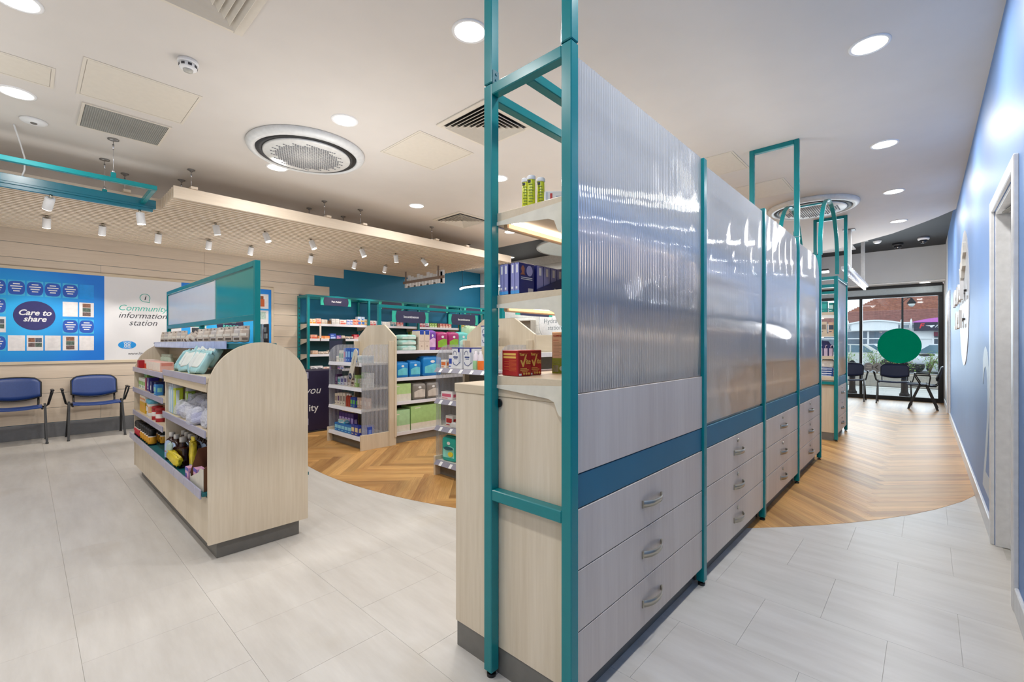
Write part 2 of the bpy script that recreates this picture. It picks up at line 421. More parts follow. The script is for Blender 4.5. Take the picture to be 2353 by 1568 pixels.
for n, (d, full, W2, cl, kind) in enumerate(cand):
    if n < 290 and d < 50:
        if full:
            o = link('plank', pm, floor, (*W2[0], 0)) if kind == 0 else link('plank', pm, floor, (*W2[1], 0))
            o.rotation_euler = (0, 0, R(45) if kind == 0 else R(135))
        else:
            a0 = R(45) if kind == 0 else R(135); bx, by = W2[0]
            lp = [((x-bx)*math.cos(-a0)-(y-by)*math.sin(-a0), (x-bx)*math.sin(-a0)+(y-by)*math.cos(-a0)) for x, y in cl]
            o = obj('plank', MB().ext(lp, 'z', -.003, .0015), WFLOOR, floor, loc=(bx, by, 0), rz=a0)
    else: rest.ext(cl, 'z', -.003, .0015)
obj('planks_beyond', rest, WOOD('9a6834', 'd6a868', 'y', .40, 1.5, 0, .6), floor, kind='stuff')

# left wall: teal plaster with pale timber boards over most of it
wl = struct('wall_left', MB().box((-8.66, -3.1, 0), (XL-.012, YB+.1, 3.25)), TWALL)
plk = {}
def plank(y0, y1, z0, z1):
    mb = MB().box((XL-.012, y0, z0), (XL, y1, z1), 0, .0015)
    obj('plank', mb, WPLANK, wl)
for k in range(13):
    z0, z1 = .192+.1935*k+.002, .192+.1935*(k+1)-.002
    end = 3.41
    if k >= 10: end = [3.98, 3.69, 4.27][k-10]
    y = 1.94 if k % 2 else .72
    if k >= 11: y = 1.94
    plank(-3.0, y-.001, z0, z1); plank(y+.001, end, z0, z1)
plank(-3.0, 4.27, 2.71, 3.02)
struct('baseboard_left', MB().box((XL-.012, -3, 0), (XL+.004, 3.4, .188), 0, .003), M('76777a', .4))
# back wall of white boards, partition, rear wall
wb = struct('wall_back', MB().box((-8.6, YB+.012, 0), (XP, YB+.12, 3.25)), M('c9cac6', .7))
for k in range(16):
    obj('plank', MB().box((XL+.002, YB, .1+.194*k+.002), (XP, YB+.012, .1+.194*(k+1)-.002), 0, .0015), M('d9dad6', .5), wb)
struct('wall_inner', MB().box((XP-.1, YB+.12, 0), (XP, YW, 3.25)), M('dcdddf', .6))
struct('wall_rear', MB().box((-8.6, -3.15, 0), (.7, -3.0, 3.25)), M('cfc8be', .7))
# right wall with two door openings (it is a touch out of square with the counters)
RWL, RWZ = (.320, 0, 0), .0055
BLUE = M('7499d0', .5, 0, .03, 2, .5)
wr = MB()
D1, D2, DH = (3.14, 4.02), (10.2, 11.02), 2.035
for a, b in ((-3.1, D1[0]), (D1[1], D2[0]), (D2[1], 11.3)): wr.box((0, a, 0), (.2, b, 3.25))
for a, b in (D1, D2): wr.box((0, a, DH), (.2, b, 3.25))
wr.box((0, 11.3, 0), (.2, 12.98, 3.25), 1)
struct('wall_right', wr, [BLUE, M('dfe0e3', .6)], loc=RWL, rz=RWZ)
bb = MB()
for a, b in ((-3.0, 3.07), (4.085, 10.13), (11.09, 12.86)): bb.box((-.015, a, 0), (.001, b, .115), 0, .004)
struct('baseboard_right', bb, M('dfe0e2', .4), loc=RWL, rz=RWZ)
TRIM = M('e2e2e2', .38)
for n, (d, far) in enumerate(((D1, False), (D2, True))):
    t = struct('trim_%d' % (n+1), MB().box((-.018, d[0]-.068, 0), (.002, d[0], DH+.066), 0, .004).box((-.018, d[1], 0), (.002, d[1]+.068, DH+.066), 0, .004).box((-.018, d[0], DH), (.002, d[1], DH+.066), 0, .004)
               .box((.002, d[0]-.001, 0), (.2, d[0]+.022, DH), 0, .002).box((.002, d[1]-.022, 0), (.2, d[1]+.001, DH), 0, .002).box((.002, d[0], DH-.022), (.2, d[1], DH), 0, .002)
               .box((.06, d[0]+.022, 0), (.075, d[0]+.034, DH-.022)).box((.06, d[1]-.034, 0), (.075, d[1]-.022, DH-.022)), TRIM, loc=RWL, rz=RWZ)
    dr = struct('door_%d' % (n+1), MB().box((.125, d[0]+.024, .006), (.168, d[1]-.024, DH-.026), 0, .003), M('d6d4d0', .45), loc=RWL, rz=RWZ)
    obj('door_handle', MB().cyl((.125, d[0]+.1, 1.0), (.085, d[0]+.1, 1.0), .01).tube([(.085, d[0]+.1, 1.0), (.08, d[0]+.11, 1.0), (.08, d[0]+.22, 1.0)], .009), CHROME, dr)
    obj('door_closer', MB().box((.075, d[1]-.42, DH-.11), (.125, d[1]-.16, DH-.05), 0, .006).tube([(.09, d[1]-.2, DH-.05), (.05, d[1]-.30, DH-.04), (.03, d[1]-.14, DH-.04)], .008, rect=(.004, .012)), M('8a8780', .35, .7), dr)

# ceilings
ce = MB()
Z0, Z1 = 3.03, 3.2
ce.box((-8.66, -3.15, Z0), (.7, 6.03, Z1)).box((-8.66, 6.03, Z0), (-7.9, 8.05, Z1))
ce.ext([(-4.81, 6.03), (.7, 6.03), (.7, 7.6), (.25, 8.5), (.1, 8.80), (-.06, 9.07), (-.43, 9.63), (-1.0, 10.2), (-1.75, 10.65), (-2.6, 10.95), (-3.3, 11.05), (-4.81, 11.05)], 'z', Z0, Z1)
struct('ceiling', ce, CEIL)
struct('ceiling_recess', MB().box((-8.6, 5.9, Z1+.001), (.7, 13, Z1+.06)), BLACKC)
# shop front
struct('wall_front', MB().box((XP-.1, 12.38, 2.52), (.62, 12.5, 3.2)).box((.235, 12.86, 0), (.5, 13.0, 2.56)).box((-8.6, 12.95, 0), (XP-.1, 13.05, 3.2)), GREYW)
struct('trim_3', MB().box((XP, 12.5, 2.50), (.3, 13.0, 2.56)).box((XP, 12.84, 2.455), (.22, 12.9, 2.50), 1), [M('f0f0f0', .5), BLK])
win = thing('window_1', (0, YW, 0), None, None, kind=ST)
FR = MB()
FR.box((XP, -.03, -.002), (.215, .04, .085)).box((XP, -.03, 2.235), (.215, .04, 2.30)).box((XP, -.03, 2.44), (.215, .04, 2.47))
obj('frame', FR, M('18191c', .4), win)
MUL = [-3.17, -2.16, -1.122, .182]
for x, wd in zip(MUL, (.03, .0275, .0275, .032)):
    obj('mullion', MB().box((x-wd, -.035, .085), (x+wd, .045, 2.235), 0, .003), M('18191c', .4), win)
for a, b in zip(MUL[:-1], MUL[1:]):
    obj('pane', MB().box((a+.028, 0, .085), (b-.028, .006, 2.235)), PANE, win)
obj('transom', MB().box((XP, 0, 2.30), (.215, .012, 2.44)), M('b9c6cc', .3), win, 'pale blue transom strip above the glazing')
obj('jamb', MB().box((.214, -.035, 0), (.236, .045, 2.47)), M('18191c', .4), win)
def _grn(nt, out):
    L = nt.links.new; d = nt.nodes.new('ShaderNodeBsdfDiffuse'); t = nt.nodes.new('ShaderNodeBsdfTranslucent'); n = nt.nodes.new('ShaderNodeTexNoise'); n.inputs['Scale'].default_value = 3
    r = nt.nodes.new('ShaderNodeValToRGB'); r.color_ramp.elements[0].color = (*lin('00957a'), 1); r.color_ramp.elements[1].color = (*lin('029e80'), 1); L(n.outputs['Fac'], r.inputs[0]); L(r.outputs[0], d.inputs[0]); L(r.outputs[0], t.inputs[0])
    m = nt.nodes.new('ShaderNodeMixShader'); m.inputs[0].default_value = .5; L(d.outputs[0], m.inputs[1]); L(t.outputs[0], m.inputs[2]); L(m.outputs[0], out.inputs[0])
GRN_ = MIXMAT('window_vinyl', _grn)
obj('sticker', oval(MB(), 'y', (-.467, 1.183), .366, .378, -.012, -.009, 0, 48), GRN_, win, 'round dark green disc on the glass')
for x in (-.99, -.835):
    s = obj('sticker', oval(MB(), 'y', (x, .70), .085, .105, -.011, -.009), M('a6a6a4', .6), win, 'small round grey etched warning disc')
    if x < -.9: obj('emblem', MB().box((x-.05, -.013, .68), (x+.05, -.0115, .70)).box((x-.03, -.013, .72), (x+.06, -.0115, .74)).box((x-.01, -.013, .65), (x+.03, -.0115, .665)), M('d8d4c8', .6), s)
    else: obj('emblem', MB().ext([(x-.05, .70), (x+.02, .76), (x+.02, .74), (x-.02, .70), (x+.02, .66), (x+.02, .64)], 'y', -.013, -.0115), M('5f5b55', .6), s)
# ------------------------------------------------------------ ceiling fittings
GLOW = EM('fff9ef', 7)
def downlight(i, x, y, label, z=Z0, r=.088):
    t = thing('downlight', (x, y, z), label, 'ceiling light', 'round recessed downlights')
    obj('trim_ring', MB().lathe([(r+.016, 0), (r+.014, -.006), (r, -.007), (r-.002, -.001)], 28, cap=False), WHITE, t)
    obj('diffuser', MB().lathe([(r-.001, -.001), (r-.001, -.004)], 28), GLOW, t)
DL = ['bright round downlight beside the head of the nearest tall teal post', 'round downlight cut by the picture edge near the grey filter grille', 'round downlight in the top corner above the beige access strip',
      'round downlight next to the round cassette, above it', 'round downlight hidden against the lower rim of the round cassette', 'round downlight half behind the tall teal post',
      'round downlight over the far half of the slatted raft', 'small far downlight above the end of the raft, near the dark recess',
      'nearest round downlight above the aisle by the blue wall', 'second round downlight along the aisle by the blue wall', 'third round downlight along the aisle by the blue wall', 'farthest white-ceiling downlight of the aisle, by the dark ceiling edge']
for i, ((x, y), l) in enumerate(zip(DOWN, DL)): downlight(i, x, y, l)
downlight(0, -.05, 12.66, 'flat downlight in the white soffit right above the shop window', 2.498)
downlight(0, -7.0, 7.78-.25, 'downlight glowing against the dark recess behind the navy boxes', Z1, .075)

def cassette(x, y, label):
    t = thing('air_conditioner', (x, y, Z0-.001), label, 'air conditioner', 'round ceiling cassettes')
    obj('casing', MB().lathe([(.50, 0), (.505, -.012), (.495, -.035), (.47, -.052), (.435, -.055), (.425, -.03), (.425, 0)], 56, cap=False), M('d8dadb', .4), t)
    obj('air_slot', MB().lathe([(.424, -.01), (.424, -.050), (.36, -.050), (.36, -.01)], 56), M('0c0d10', .5), t)
    obj('face_plate', MB().lathe([(.372, -.04), (.372, -.060), (.362, -.068), (.0, -.073)], 56), M('d6d6d4', .4), t)
    h = MB()
    for i in range(-13, 14):
        for j in range(-15, 16):
            px, py = i*.0235, j*.0204+(.0102 if i % 2 else 0)
            rr = math.hypot(px, py)
            if rr > .31 or (rr > .27 and (i*7+j*3) % 3): continue
            a = .0085; up = 1 if (i+j) % 2 else -1
            h.ext([(px, py+a*up), (px-a*.9, py-a*.6*up), (px+a*.9, py-a*.6*up)], 'z', -.0745, -.066)
    p = obj('perforation', h, M('85868a', .6), t); p['kind'] = 'stuff'
cassette(-4.245, 1.79, 'round white ceiling cassette with black slot ring above the gondola area')
cassette(-1.12, 7.0, 'round white ceiling cassette behind the teal arches')

def diffuser(x, y, label, s=.30, dark=True):
    t = thing('air_diffuser', (x, y, Z0), label, 'air vent', 'square ceiling diffusers')
    f = MB()
    for a, b in (((-s, -s), (s, -s+.045)), ((-s, s-.045), (s, s)), ((-s, -s+.045), (-s+.045, s-.045)), ((s-.045, -s+.045), (s, s-.045))):
        f.box((*a, -.012), (*b, .001), 0, .003)
    obj('frame', f, PANELC, t)
    obj('duct', MB().box((-s+.03, -s+.03, -.002), (s-.03, s-.03, .0005)), BLK if dark else M('b6ada0', .8), t)
    for k in range(6):
        ro = s-.05-.036*k; ri = ro-.026; b = MB(); o = []
        for r, z in ((ro, -.030), (ri, -.004), (ri-.003, -.006), (ro-.003, -.032)):
            o.append([(-r, -r, z), (r, -r, z), (r, r, z), (-r, r, z)])
        vs = [p for ring in o for p in ring]; fs = []
        for a in range(4):
            a2 = (a+1) % 4
            for i in range(4):
                j = (i+1) % 4; fs.append((a*4+i, a*4+j, a2*4+j, a2*4+i))
        b.add(vs, fs); obj('slat', b, PANELC, t)
    return t
diffuser(-2.68, 2.575, 'square vent with dark slots behind the tall teal post', .285)
diffuser(-4.97, 4.31, 'smaller looking far square vent with dark slots above the raft end')
diffuser(-2.63, .55, 'cream slatted vent cut by the top edge of the picture', .31, False)
def hatch(x0, x1, y0, y1, label, dz=.004, mt=PANELC):
    t = thing('access_panel', ((x0+x1)/2, (y0+y1)/2, Z0), label, 'ceiling panel')
    a, b = (x1-x0)/2, (y1-y0)/2
    obj('frame', MB().box((-a-.02, -b-.02, -dz), (a+.02, -b-.003, .001)).box((-a-.02, b+.003, -dz), (a+.02, b+.02, .001)).box((-a-.02, -b-.003, -dz), (-a-.003, b+.003, .001)).box((a+.003, -b-.003, -dz), (a+.02, b+.003, .001)), PANELC, t)
    obj('hatch_door', MB().box((-a, -b, -dz), (a, b, .001), 0, .001), mt, t)
    return t
hatch(-3.75, -3.17, 2.28, 2.86, 'square flush ceiling panel between the round cassette and the teal post')
hatch(-4.47, -3.90, .27, .86, 'large beige flush ceiling hatch above the grey filter grille')
hatch(-4.51, -4.21, -.45, .117, 'beige ceiling hatch cut by the picture edge near the top corner')
hatch(-1.86, -1.36, 4.5, 5.01, 'small white ceiling panel in front of the lone teal hoop')
hatch(-1.75, -1.17, 5.6, 6.16, 'pale ceiling panel seen through the lone teal hoop')
g_ = hatch(-5.11, -4.63, .31, .81, 'grey mesh filter grille in the ceiling below the beige hatch', .01, M('8f8f89', .6))
sl = MB()
for i in range(40): sl.box((-.235, -.245+.0125*i, -.013), (.235, -.240+.0125*i, -.0095))
obj('mesh', sl, M('9c9c96', .6), g_, kind='stuff')
t = thing('ceiling_vent', (-1.45, 11.4, Z1), 'white rectangular vent panel set in the black ceiling', 'air vent')
obj('face', MB().box((-.35, -.3, -.02), (.35, .3, .001), 0, .006), WHITE, t)
obj('slat', MB().box((-.3, -.25, -.026), (.3, -.2, -.019)).box((-.3, -.1, -.026), (.3, -.05, -.019)).box((-.3, .05, -.026), (.3, .1, -.019)).box((-.3, .2, -.026), (.3, .25, -.019)), WHITE, t)
t = thing('smoke_detector', (-3.459, .706, Z0), 'small white smoke detector with dark slots on the ceiling', 'smoke detector')
obj('base', MB().lathe([(.056, 0), (.058, -.018), (.054, -.024)], 28), WHITE, t)
obj('body', MB().lathe([(.050, -.022), (.047, -.05), (.036, -.058), (.0, -.060)], 28), WHITE, t)
for k in range(8):
    a = k*PI/4; obj('slot', MB().box((.0445, -.010, -.045), (.0495, .010, -.030)), M('3a3b40', .6), t, rz=a)
obj('sensor_cap', MB().lathe([(.028, -.058), (.026, -.068), (.0, -.070)], 20), M('b9b7b0', .35), t)
t = thing('presence_sensor', (-5.30, .05, Z0), 'flat round white sensor near the picture edge', 'sensor')
obj('body', MB().lathe([(.082, 0), (.08, -.012), (.06, -.02), (.0, -.022)], 28), WHITE, t)
obj('lens', MB().lathe([(.022, -.02), (.018, -.026), (0, -.027)], 16), M('6e6a66', .4), t)
for x, y, l in ((-.065, 11.3, 'white dome camera on the black ceiling near the blue wall'), (-.44, 11.65, 'smaller dark dome camera on the black ceiling, over the shop window')):
    t = thing('dome_camera', (x, y, Z1), l, 'security camera')
    obj('body', MB().lathe([(.085, 0), (.085, -.04), (.07, -.05)], 22), WHITE if 'white' in l else DARK, t)
    obj('dome', MB().lathe([(.062, -.045), (.055, -.085), (.03, -.11), (0, -.118)], 20), M('202126', .1, 0, .02, 9, .8), t)
t = thing('heat_detector', (-.72, 11.1, Z1), 'small flat white detector on the black ceiling', 'smoke detector')
obj('body', MB().lathe([(.06, 0), (.06, -.03), (.035, -.05), (0, -.052)], 20), WHITE, t)
obj('base', MB().lathe([(.068, 0), (.068, -.012)], 20), WHITE, t)
t = thing('ceiling_disc', (-4.7, 7.02, 3.03), 'large pale blue round panel hanging by the dark ceiling recess', 'ceiling light')
obj('rim', MB().lathe([(.86, 0), (.86, -.03), (.83, -.035), (.82, -.01)], 48, cap=False), M('9da3a6', .4), t)
obj('face', MB().lathe([(.83, -.012), (.83, -.028)], 48), M('b9cdd6', .4), t)

# ------------------------------------------------------------ slatted timber raft on wires
raft = thing('slatted_raft', (-6.9, 1.7, 2.68), 'suspended ceiling raft of pale timber slats along the board wall', 'ceiling raft')
def rp(x, y, z): return (x+6.9, y-1.7, z-2.68)
for i in range(37):
    x = -5.505-.0800*i
    y0 = 1.0 if x > -6.10 else -2.4
    obj('slat', MB().box(rp(x-.016, y0, 2.68), rp(x+.016, 5.92, 2.80), 0, .0015), WSLAT, raft)
for y in (.72, 1.17, 2.57, 3.06, 4.26, 4.87, 5.48):
    obj('batten', MB().box(rp(-8.4 if y > .9 else -8.4, y-.03, 2.80), rp(-5.47 if y > .9 else -6.08, y+.03, 2.825), 0, .002), WSLAT, raft)
for x, y in [(-5.60, 1.17), (-6.03, 1.17), (-5.60, 2.57), (-6.05, 2.57), (-5.60, 3.06), (-6.08, 3.06), (-5.62, 4.26), (-6.2, 4.87), (-6.12, 5.48), (-6.25, .72), (-7.6, .72), (-7.6, 3.06)]:
    h = obj('hanger', MB().cyl(rp(x, y, 2.825), rp(x, y, 3.01), .0022, 6).cyl(rp(x, y, 2.825), rp(x, y, 2.86), .008, 8).cyl(rp(x, y, 2.95), rp(x, y, 2.985), .007, 8), STEEL, raft)
    obj('ceiling_disc', MB().lathe([(.034, .35), (.034, .343), (.016, .338), (.012, .325), (0, .324)], 18, c=(*rp(x, y, 0)[:2], 0)), M('8c8a88', .35, .6), h)

# teal rectangular track frame in front of the raft
tf = thing('track_frame', (-5.59, -.2, 2.68), 'teal rectangular track frame hung on wires at the picture edge', 'track light frame')
def tp(x, y, z): return (x+5.59, y+.2, z-2.68)
obj('front_bar', MB().box(tp(-5.29, -1.3, 2.652), tp(-5.25, .835, 2.692), 0, .003), TEAL, tf)
obj('rear_bar', MB().box(tp(-5.94, -1.3, 2.625), tp(-5.88, .925, 2.712), 0, .003).box(tp(-5.93, -1.3, 2.595), tp(-5.89, .90, 2.625)).box(tp(-5.88, -1.3, 2.645), tp(-5.874, .91, 2.655)), M('0a6f84', .25, 0, .03, 12, .6), tf)
for y in (.835, -1.28): obj('cross_bar', MB().box(tp(-5.88, y-.04, 2.652), tp(-5.29, y, 2.692), 0, .003), TEAL, tf)
for x, y in ((-5.27, .53), (-5.91, .53)):
    h = obj('hanger', MB().cyl(tp(x, y, 2.73), tp(x, y, 3.01), .002, 6).cyl(tp(x, y, 2.94), tp(x, y, 2.985), .007, 8).cyl(tp(x, y, 2.73), tp(x, y, 2.76), .011, 8), STEEL, tf)
    obj('lug', MB().box(tp(x-.018, y-.018, 2.69), tp(x+.018, y+.018, 2.735), 0, .002), TEAL, h)
    obj('ceiling_disc', MB().lathe([(.04, .35), (.04, .343), (.02, .338), (0, .336)], 18, c=(*tp(x, y, 0)[:2], 0)), M('8c8a88', .35, .6), h)
t = thing('power_cable', (-5.45, -.05, 2.70), 'white cable looping from the ceiling down to the teal track frame', 'cable')
obj('cord', MB().tube([(-.45, .03, 0), (-.43, .05, .07), (-.36, .05, .16), (-.2, .02, .25), (-.05, -.01, .325)], .006), WHITE, t)

# spotlights
def spot_proto():
    t = thing('spotlight', (0, 0, 0), 'spot', 'spotlight', None)
    obj('body', MB().lathe([(.034, 0), (.036, -.003), (.036, -.112), (.034, -.115), (.029, -.108)], 22, cap=False).lathe([(.034, 0), (.034, -.004)], 22), WHITE, t)
    obj('mount', MB().cyl((0, 0, -.004), (0, 0, .03), .012, 10), CHROME, t)
    return t
spots = []
FT, NT = (R(14), R(-10), 0), (R(4), R(32), 0)
for k, y in enumerate((.17, .64, 1.18, 1.74, 2.27, 3.15, 3.91, 4.51)):
    spots.append((-7.33, y, 2.655, (0, R(28), 0), '%s white spotlight of the row beside the boarded wall, counted from the picture edge' % ORD[k], 'white spotlights nearest the boarded wall', (-1, 0)))
for k, y in enumerate((1.56, 2.11, 2.70, 3.455, 4.05, 4.57)):
    tl = ((R(12), R(8), 0), (R(14), R(-16), 0), (R(16), R(-14), 0), (R(16), R(-14), 0), (R(14), R(10), 0), (R(22), R(-32), 0))[k]
    spots.append((-6.29, y, 2.655, tl, '%s lit spotlight of the row along the middle of the raft' % ORD[k], 'lit spotlights along the middle of the raft', (1, 0)))
spots.append((-5.91, .16, 2.565, (R(-10), R(38), 0), 'lit spotlight under the teal track frame, tilted, nearest the picture edge', 'spotlights on the teal track', (1, 0)))
spots.append((-5.91, .80, 2.565, (R(6), R(0), 0), 'lit spotlight hanging straight under the end of the teal track frame', 'spotlights on the teal track', (1, 0)))
sp0 = spot_proto()
lens = MB().lathe([(.0335, -.108), (.0335, -.1165)], 20).mesh('lens', EM('fff6e6', 16))
for k, (x, y, z, rot, l, grp, d) in enumerate(spots):
    o = sp0 if k == 0 else copy_tree(sp0)
    if k == 0: link('lens', lens, sp0)
    o.location = (x, y, z); o.rotation_euler = rot; o['label'] = l; o['group'] = grp
    L = bpy.data.lights.new('spot_lamp', 'SPOT'); L.energy = 36 if d[0] < 0 else 18; L.spot_size = R(62); L.spot_blend = .35; L.shadow_soft_size = .03; L.color = (1, .94, .86)
    lo = bpy.data.objects.new('spot_lamp', L); COL.objects.link(lo)
    q = Matrix.Rotation(rot[2], 3, 'Z') @ Matrix.Rotation(rot[1], 3, 'Y') @ Matrix.Rotation(rot[0], 3, 'X')
    v = q @ Vector((0, 0, -1)); lo.location = Vector((x, y, z))+v*.135; lo.rotation_euler = v.to_track_quat('-Z', 'Y').to_euler()

# letter sign under the raft (seen from behind), arc lamp, far letter sign
t = thing('hanging_sign', (-7.2, 5.25, 2.44), 'row of white solid letters on a brown rail under the raft, seen from behind', 'sign')
BRN = M('8f7c70', .5)
obj('rail', MB().box((-.66, -.02, 0), (.66, .0, .05), 0, .002), BRN, t)
for x in (-.55, .50): obj('post', MB().box((x-.022, -.03, .0), (x+.022, -.02, .24), 0, .002), BRN, t)
for k in range(12):
    x = -.60+.105*k; hh = .18+.03*((k*5) % 3)
    L_ = MB().box((x-.036, .004, -.075), (x+.036, .035, -.075+hh), 0, .004)
    if k % 2: L_.box((x-.045, .004, -.075), (x+.045, .035, -.05), 0, .004)
    if k == 11: L_.box((x-.03, .004, -.09), (x+.06, .04, .16), 0, .004)
    obj('letter', L_, WHITE, t)
t = thing('arc_lamp', (-7.3, 7.3, 2.46), 'thin curved line of white light hung on a wire before the teal wall', 'pendant light')
arc = [(.78*math.cos(R(a)), .78*math.sin(R(a)), 0) for a in range(-122, 20, 6)]
obj('housing', MB().tube([(p[0], p[1], .022) for p in arc], .02, rect=(.010, .016), up=(0, 0, 1)), DARK, t)
obj('diffuser', MB().tube([(p[0], p[1], -.004) for p in arc], .02, rect=(.016, .016), up=(0, 0, 1)), EM('eef6ff', 9), t)
for a in (-108, -40): obj('wire', MB().cyl((.78*math.cos(R(a)), .78*math.sin(R(a)), .03), (.78*math.cos(R(a)), .78*math.sin(R(a)), .74), .003, 6), DARK, t)
t = thing('hanging_sign', (-.92, 9.9, 2.40), 'white letter sign hung on two square tubes over the aisle', 'sign')
for y, zt in ((-1.05, .63), (1.0, .80)):
    obj('post', MB().box((-.03, y-.03, .0), (.03, y+.03, zt), 0, .003), M('d5d5d2', .35), t)
    obj('foot_plate', MB().box((-.08, y-.08, zt-.012), (.08, y+.08, zt), 0, .002), M('8a8886', .4), t)
obj('rail', MB().box((-.05, -1.5, -.05), (.05, 1.45, .0), 0, .004), M('d5d8df', .35), t)
for k in range(13):
    y = -1.4+.225*k
    obj('letter', MB().box((-.02, y-.07, -.11), (.02, y+.07, -.05), 0, .004).box((-.02, y-.03, .0), (.02, y+.03, .06), 0, .004), WHITE, t)
t = thing('linear_lamp', (-1.75, 8.6, 2.36), 'white lamp bar glimpsed between the arches', 'pendant light')
obj('housing', MB().box((-.6, -.03, .02), (.6, .03, .05), 0, .003), DARK, t)
obj('diffuser', MB().box((-.6, -.03, -.01), (.6, .03, .02), 0, .003), EM('eef6ff', 5), t)
for x in (-.5, .5): obj('wire', MB().cyl((x, 0, .05), (x, 0, .67), .003, 6), DARK, t)
# ------------------------------------------------------------ drawer run with ribbed screens beside the aisle
XO, XI = -.83, -1.23
def screen(parent, y0, y1, z0, z1, cut=0., x=-.846, lab=None):
    def top(y):
        d = y1-y
        return z1-(cut-math.sqrt(max(0, cut*cut-(cut-d)**2)) if d < cut else 0)
    n = int((y1-y0)/.0155)*6
    def fn(u, v):
        y = y0+(y1-y0)*u
        return (x+.0011*math.cos(2*PI*(y-y0)/.0155), y, z0+(top(y)-z0)*v)
    return obj('screen_panel', MB().sheet(fn, n, 1, (-.0065, 0, 0)), POLY, parent, lab)
def post(parent, x, y, z0, z1, name='post'):
    p = obj(name, MB().box((x, y, z0+.022), (x+.04, y+.04, z1), 0, .003), TEAL, parent)
    if z0 < .1: obj('foot', MB().cyl((x+.02, y+.02, 0), (x+.02, y+.02, .012), .017, 14).cyl((x+.02, y+.02, .01), (x+.02, y+.02, .03), .007, 8), BLK, p)
    return p
def shelf(parent, y0, y1, zt, led=True, brk=True):
    s = obj('shelf', MB().box((-1.2, y0, zt-.037), (-.872, y1, zt), 0, .0015), WLAMY, parent)
    obj('price_strip', MB().box((-1.212, y0-.002, zt-.04), (-1.2, y1, zt+.008), 0, .001), LIP, s)
    if led:
        obj('light_strip', MB().box((-1.12, y0+.02, zt-.046), (-1.10, y1-.02, zt-.0375)), EM('ffe2c4', 10), s)
        obj('light_cover', MB().box((-1.16, y0+.02, zt-.06), (-1.135, y1-.02, zt-.0375), 0, .004), M('cdb091', .4), s)
    if brk:
        for y in (y0-.004, y1-.002):
            obj('bracket', MB().ext([(-1.172, zt-.034), (-1.17, zt-.046), (-.93, zt-.066), (-.905, zt-.076), (-.893, zt-.105), (-.884, zt-.118), (-.873, zt-.122), (-.873, zt-.020)], 'y', y, y+.003), M('d9d5c6', .45), s)
PY = [1.155, 2.325, 3.475, 4.60, 5.70]
fr = thing('display_rack', (0, 0, 0), 'long teal metal rack with ribbed translucent screens above the drawers', 'display rack')
for i, y in enumerate(PY):
    zt = 2.181 if i == 0 else 2.17
    dx, di = (.014, .02) if i == 0 else (0, 0)   # the end posts stand a little proud
    post(fr, XO-.04+dx, y, 0, zt); post(fr, XI+di, y, 0, zt)
    if i in (0, 4): obj('rail', MB().box((XI+.04+di, y+.001, .657), (XO-.04+dx, y+.039, .697), 0, .003), TEAL, fr)
    obj('rail', MB().box((XI+.04+di, y+.001, zt-.041), (XO-.04+dx, y+.039, zt-.001), 0, .003), TEAL, fr)
for a, b in zip(PY[:-1], PY[1:]):
    for x in (XI+.001, -1.04): obj('rail', MB().box((x, a+.04, 2.128+(.014 if a < 1.2 else 0)), (x+.038, b, 2.166+(.013 if a < 1.2 else 0)), 0, .003), TEAL, fr)
    for zt in (1.112, 1.408, 1.712): shelf(fr, max(a+.012, 1.187), b-.005, zt)
screen(fr, 1.1965, 2.3245, 1.066, 2.172)
screen(fr, 2.366, 3.474, .816, 2.15); screen(fr, 3.516, 4.599, .816, 2.15, .10); screen(fr, 4.641, 5.699, .816, 2.13, .24)
HANDLE = MB().sheet(lambda u, v: (.030*(1-abs(2*u-1)**2.6), -.088+.176*u, (.014-.005*u)*(2*v-1)), 16, 1, (-.004, 0, 0)).box((-.002, -.089, -.015), (.006, -.080, .015)).box((-.002, .080, -.010), (.006, .089, .010)).mesh('handle', CHROME)
LOCK = MB().lathe([(.011, 0), (.011, .004), (.008, .006), (0, .006)], 16, ax='x').mesh('lock', CHROME)
def cabinet(y0, y1, label, zt=.80, first=False, locks=True, x0=-1.42, end=False):
    xf = -.858
    t = thing('drawer_cabinet', ((x0+xf)/2, (y0+y1)/2, 0), label, 'drawer cabinet', 'drawer cabinets along the aisle')
    ox, oy = -(x0+xf)/2, -(y0+y1)/2
    B = lambda a, b, c=0.: MB().box((a[0]+ox, a[1]+oy, a[2]), (b[0]+ox, b[1]+oy, b[2]), 0, c)
    top = 1.034 if first else zt-.02
    obj('body', B((x0, y0, .10), (xf, y1, top), .002), WLAM, t)
    obj('plinth', B((x0+.006, y0+.004, 0), (xf-.03, y1-.004, .10)), GREYP, t)
    obj('worktop', B((x0-.004, y0-.004, top), (xf, y1, top+.035), .002), WLAMX, t)
    zs = [(.094, .282), (.286, .484), (.488, .686)]
    for z0, z1 in zs:
        d = obj('drawer', B((xf, y0+.002, z0), (xf+.018, y1-.002, z1), .0012), WDRAW, t)
        link('handle', HANDLE, d, (xf+.018+ox, (y0+y1)/2+oy, (z0+z1)/2))
        if locks: link('lock', LOCK, d, (xf+.018+ox, (y0+y1)/2+oy-.01, z1-.035))
    obj('band', B((xf, y0+.002, .690), (xf+.016, y1-.002, .800), .001), BAND, t)
    if first: obj('panel', B((xf, y0+.002, .804), (xf+.018, y1-.002, 1.064), .0012), WDRAW, t)
    return t
cabinet(1.197, 2.327, 'nearest drawer cabinet of the aisle run, its tall upper panel without keyholes', first=True, locks=False)
cabinet(2.362, 3.474, 'second drawer cabinet along the aisle run, three drawers with keyholes, on the stone floor')
cabinet(3.512, 4.60, 'third drawer cabinet along the aisle run, standing on the timber floor')
cabinet(4.638, 5.70, 'fourth drawer cabinet along the aisle run, last before the teal arches')
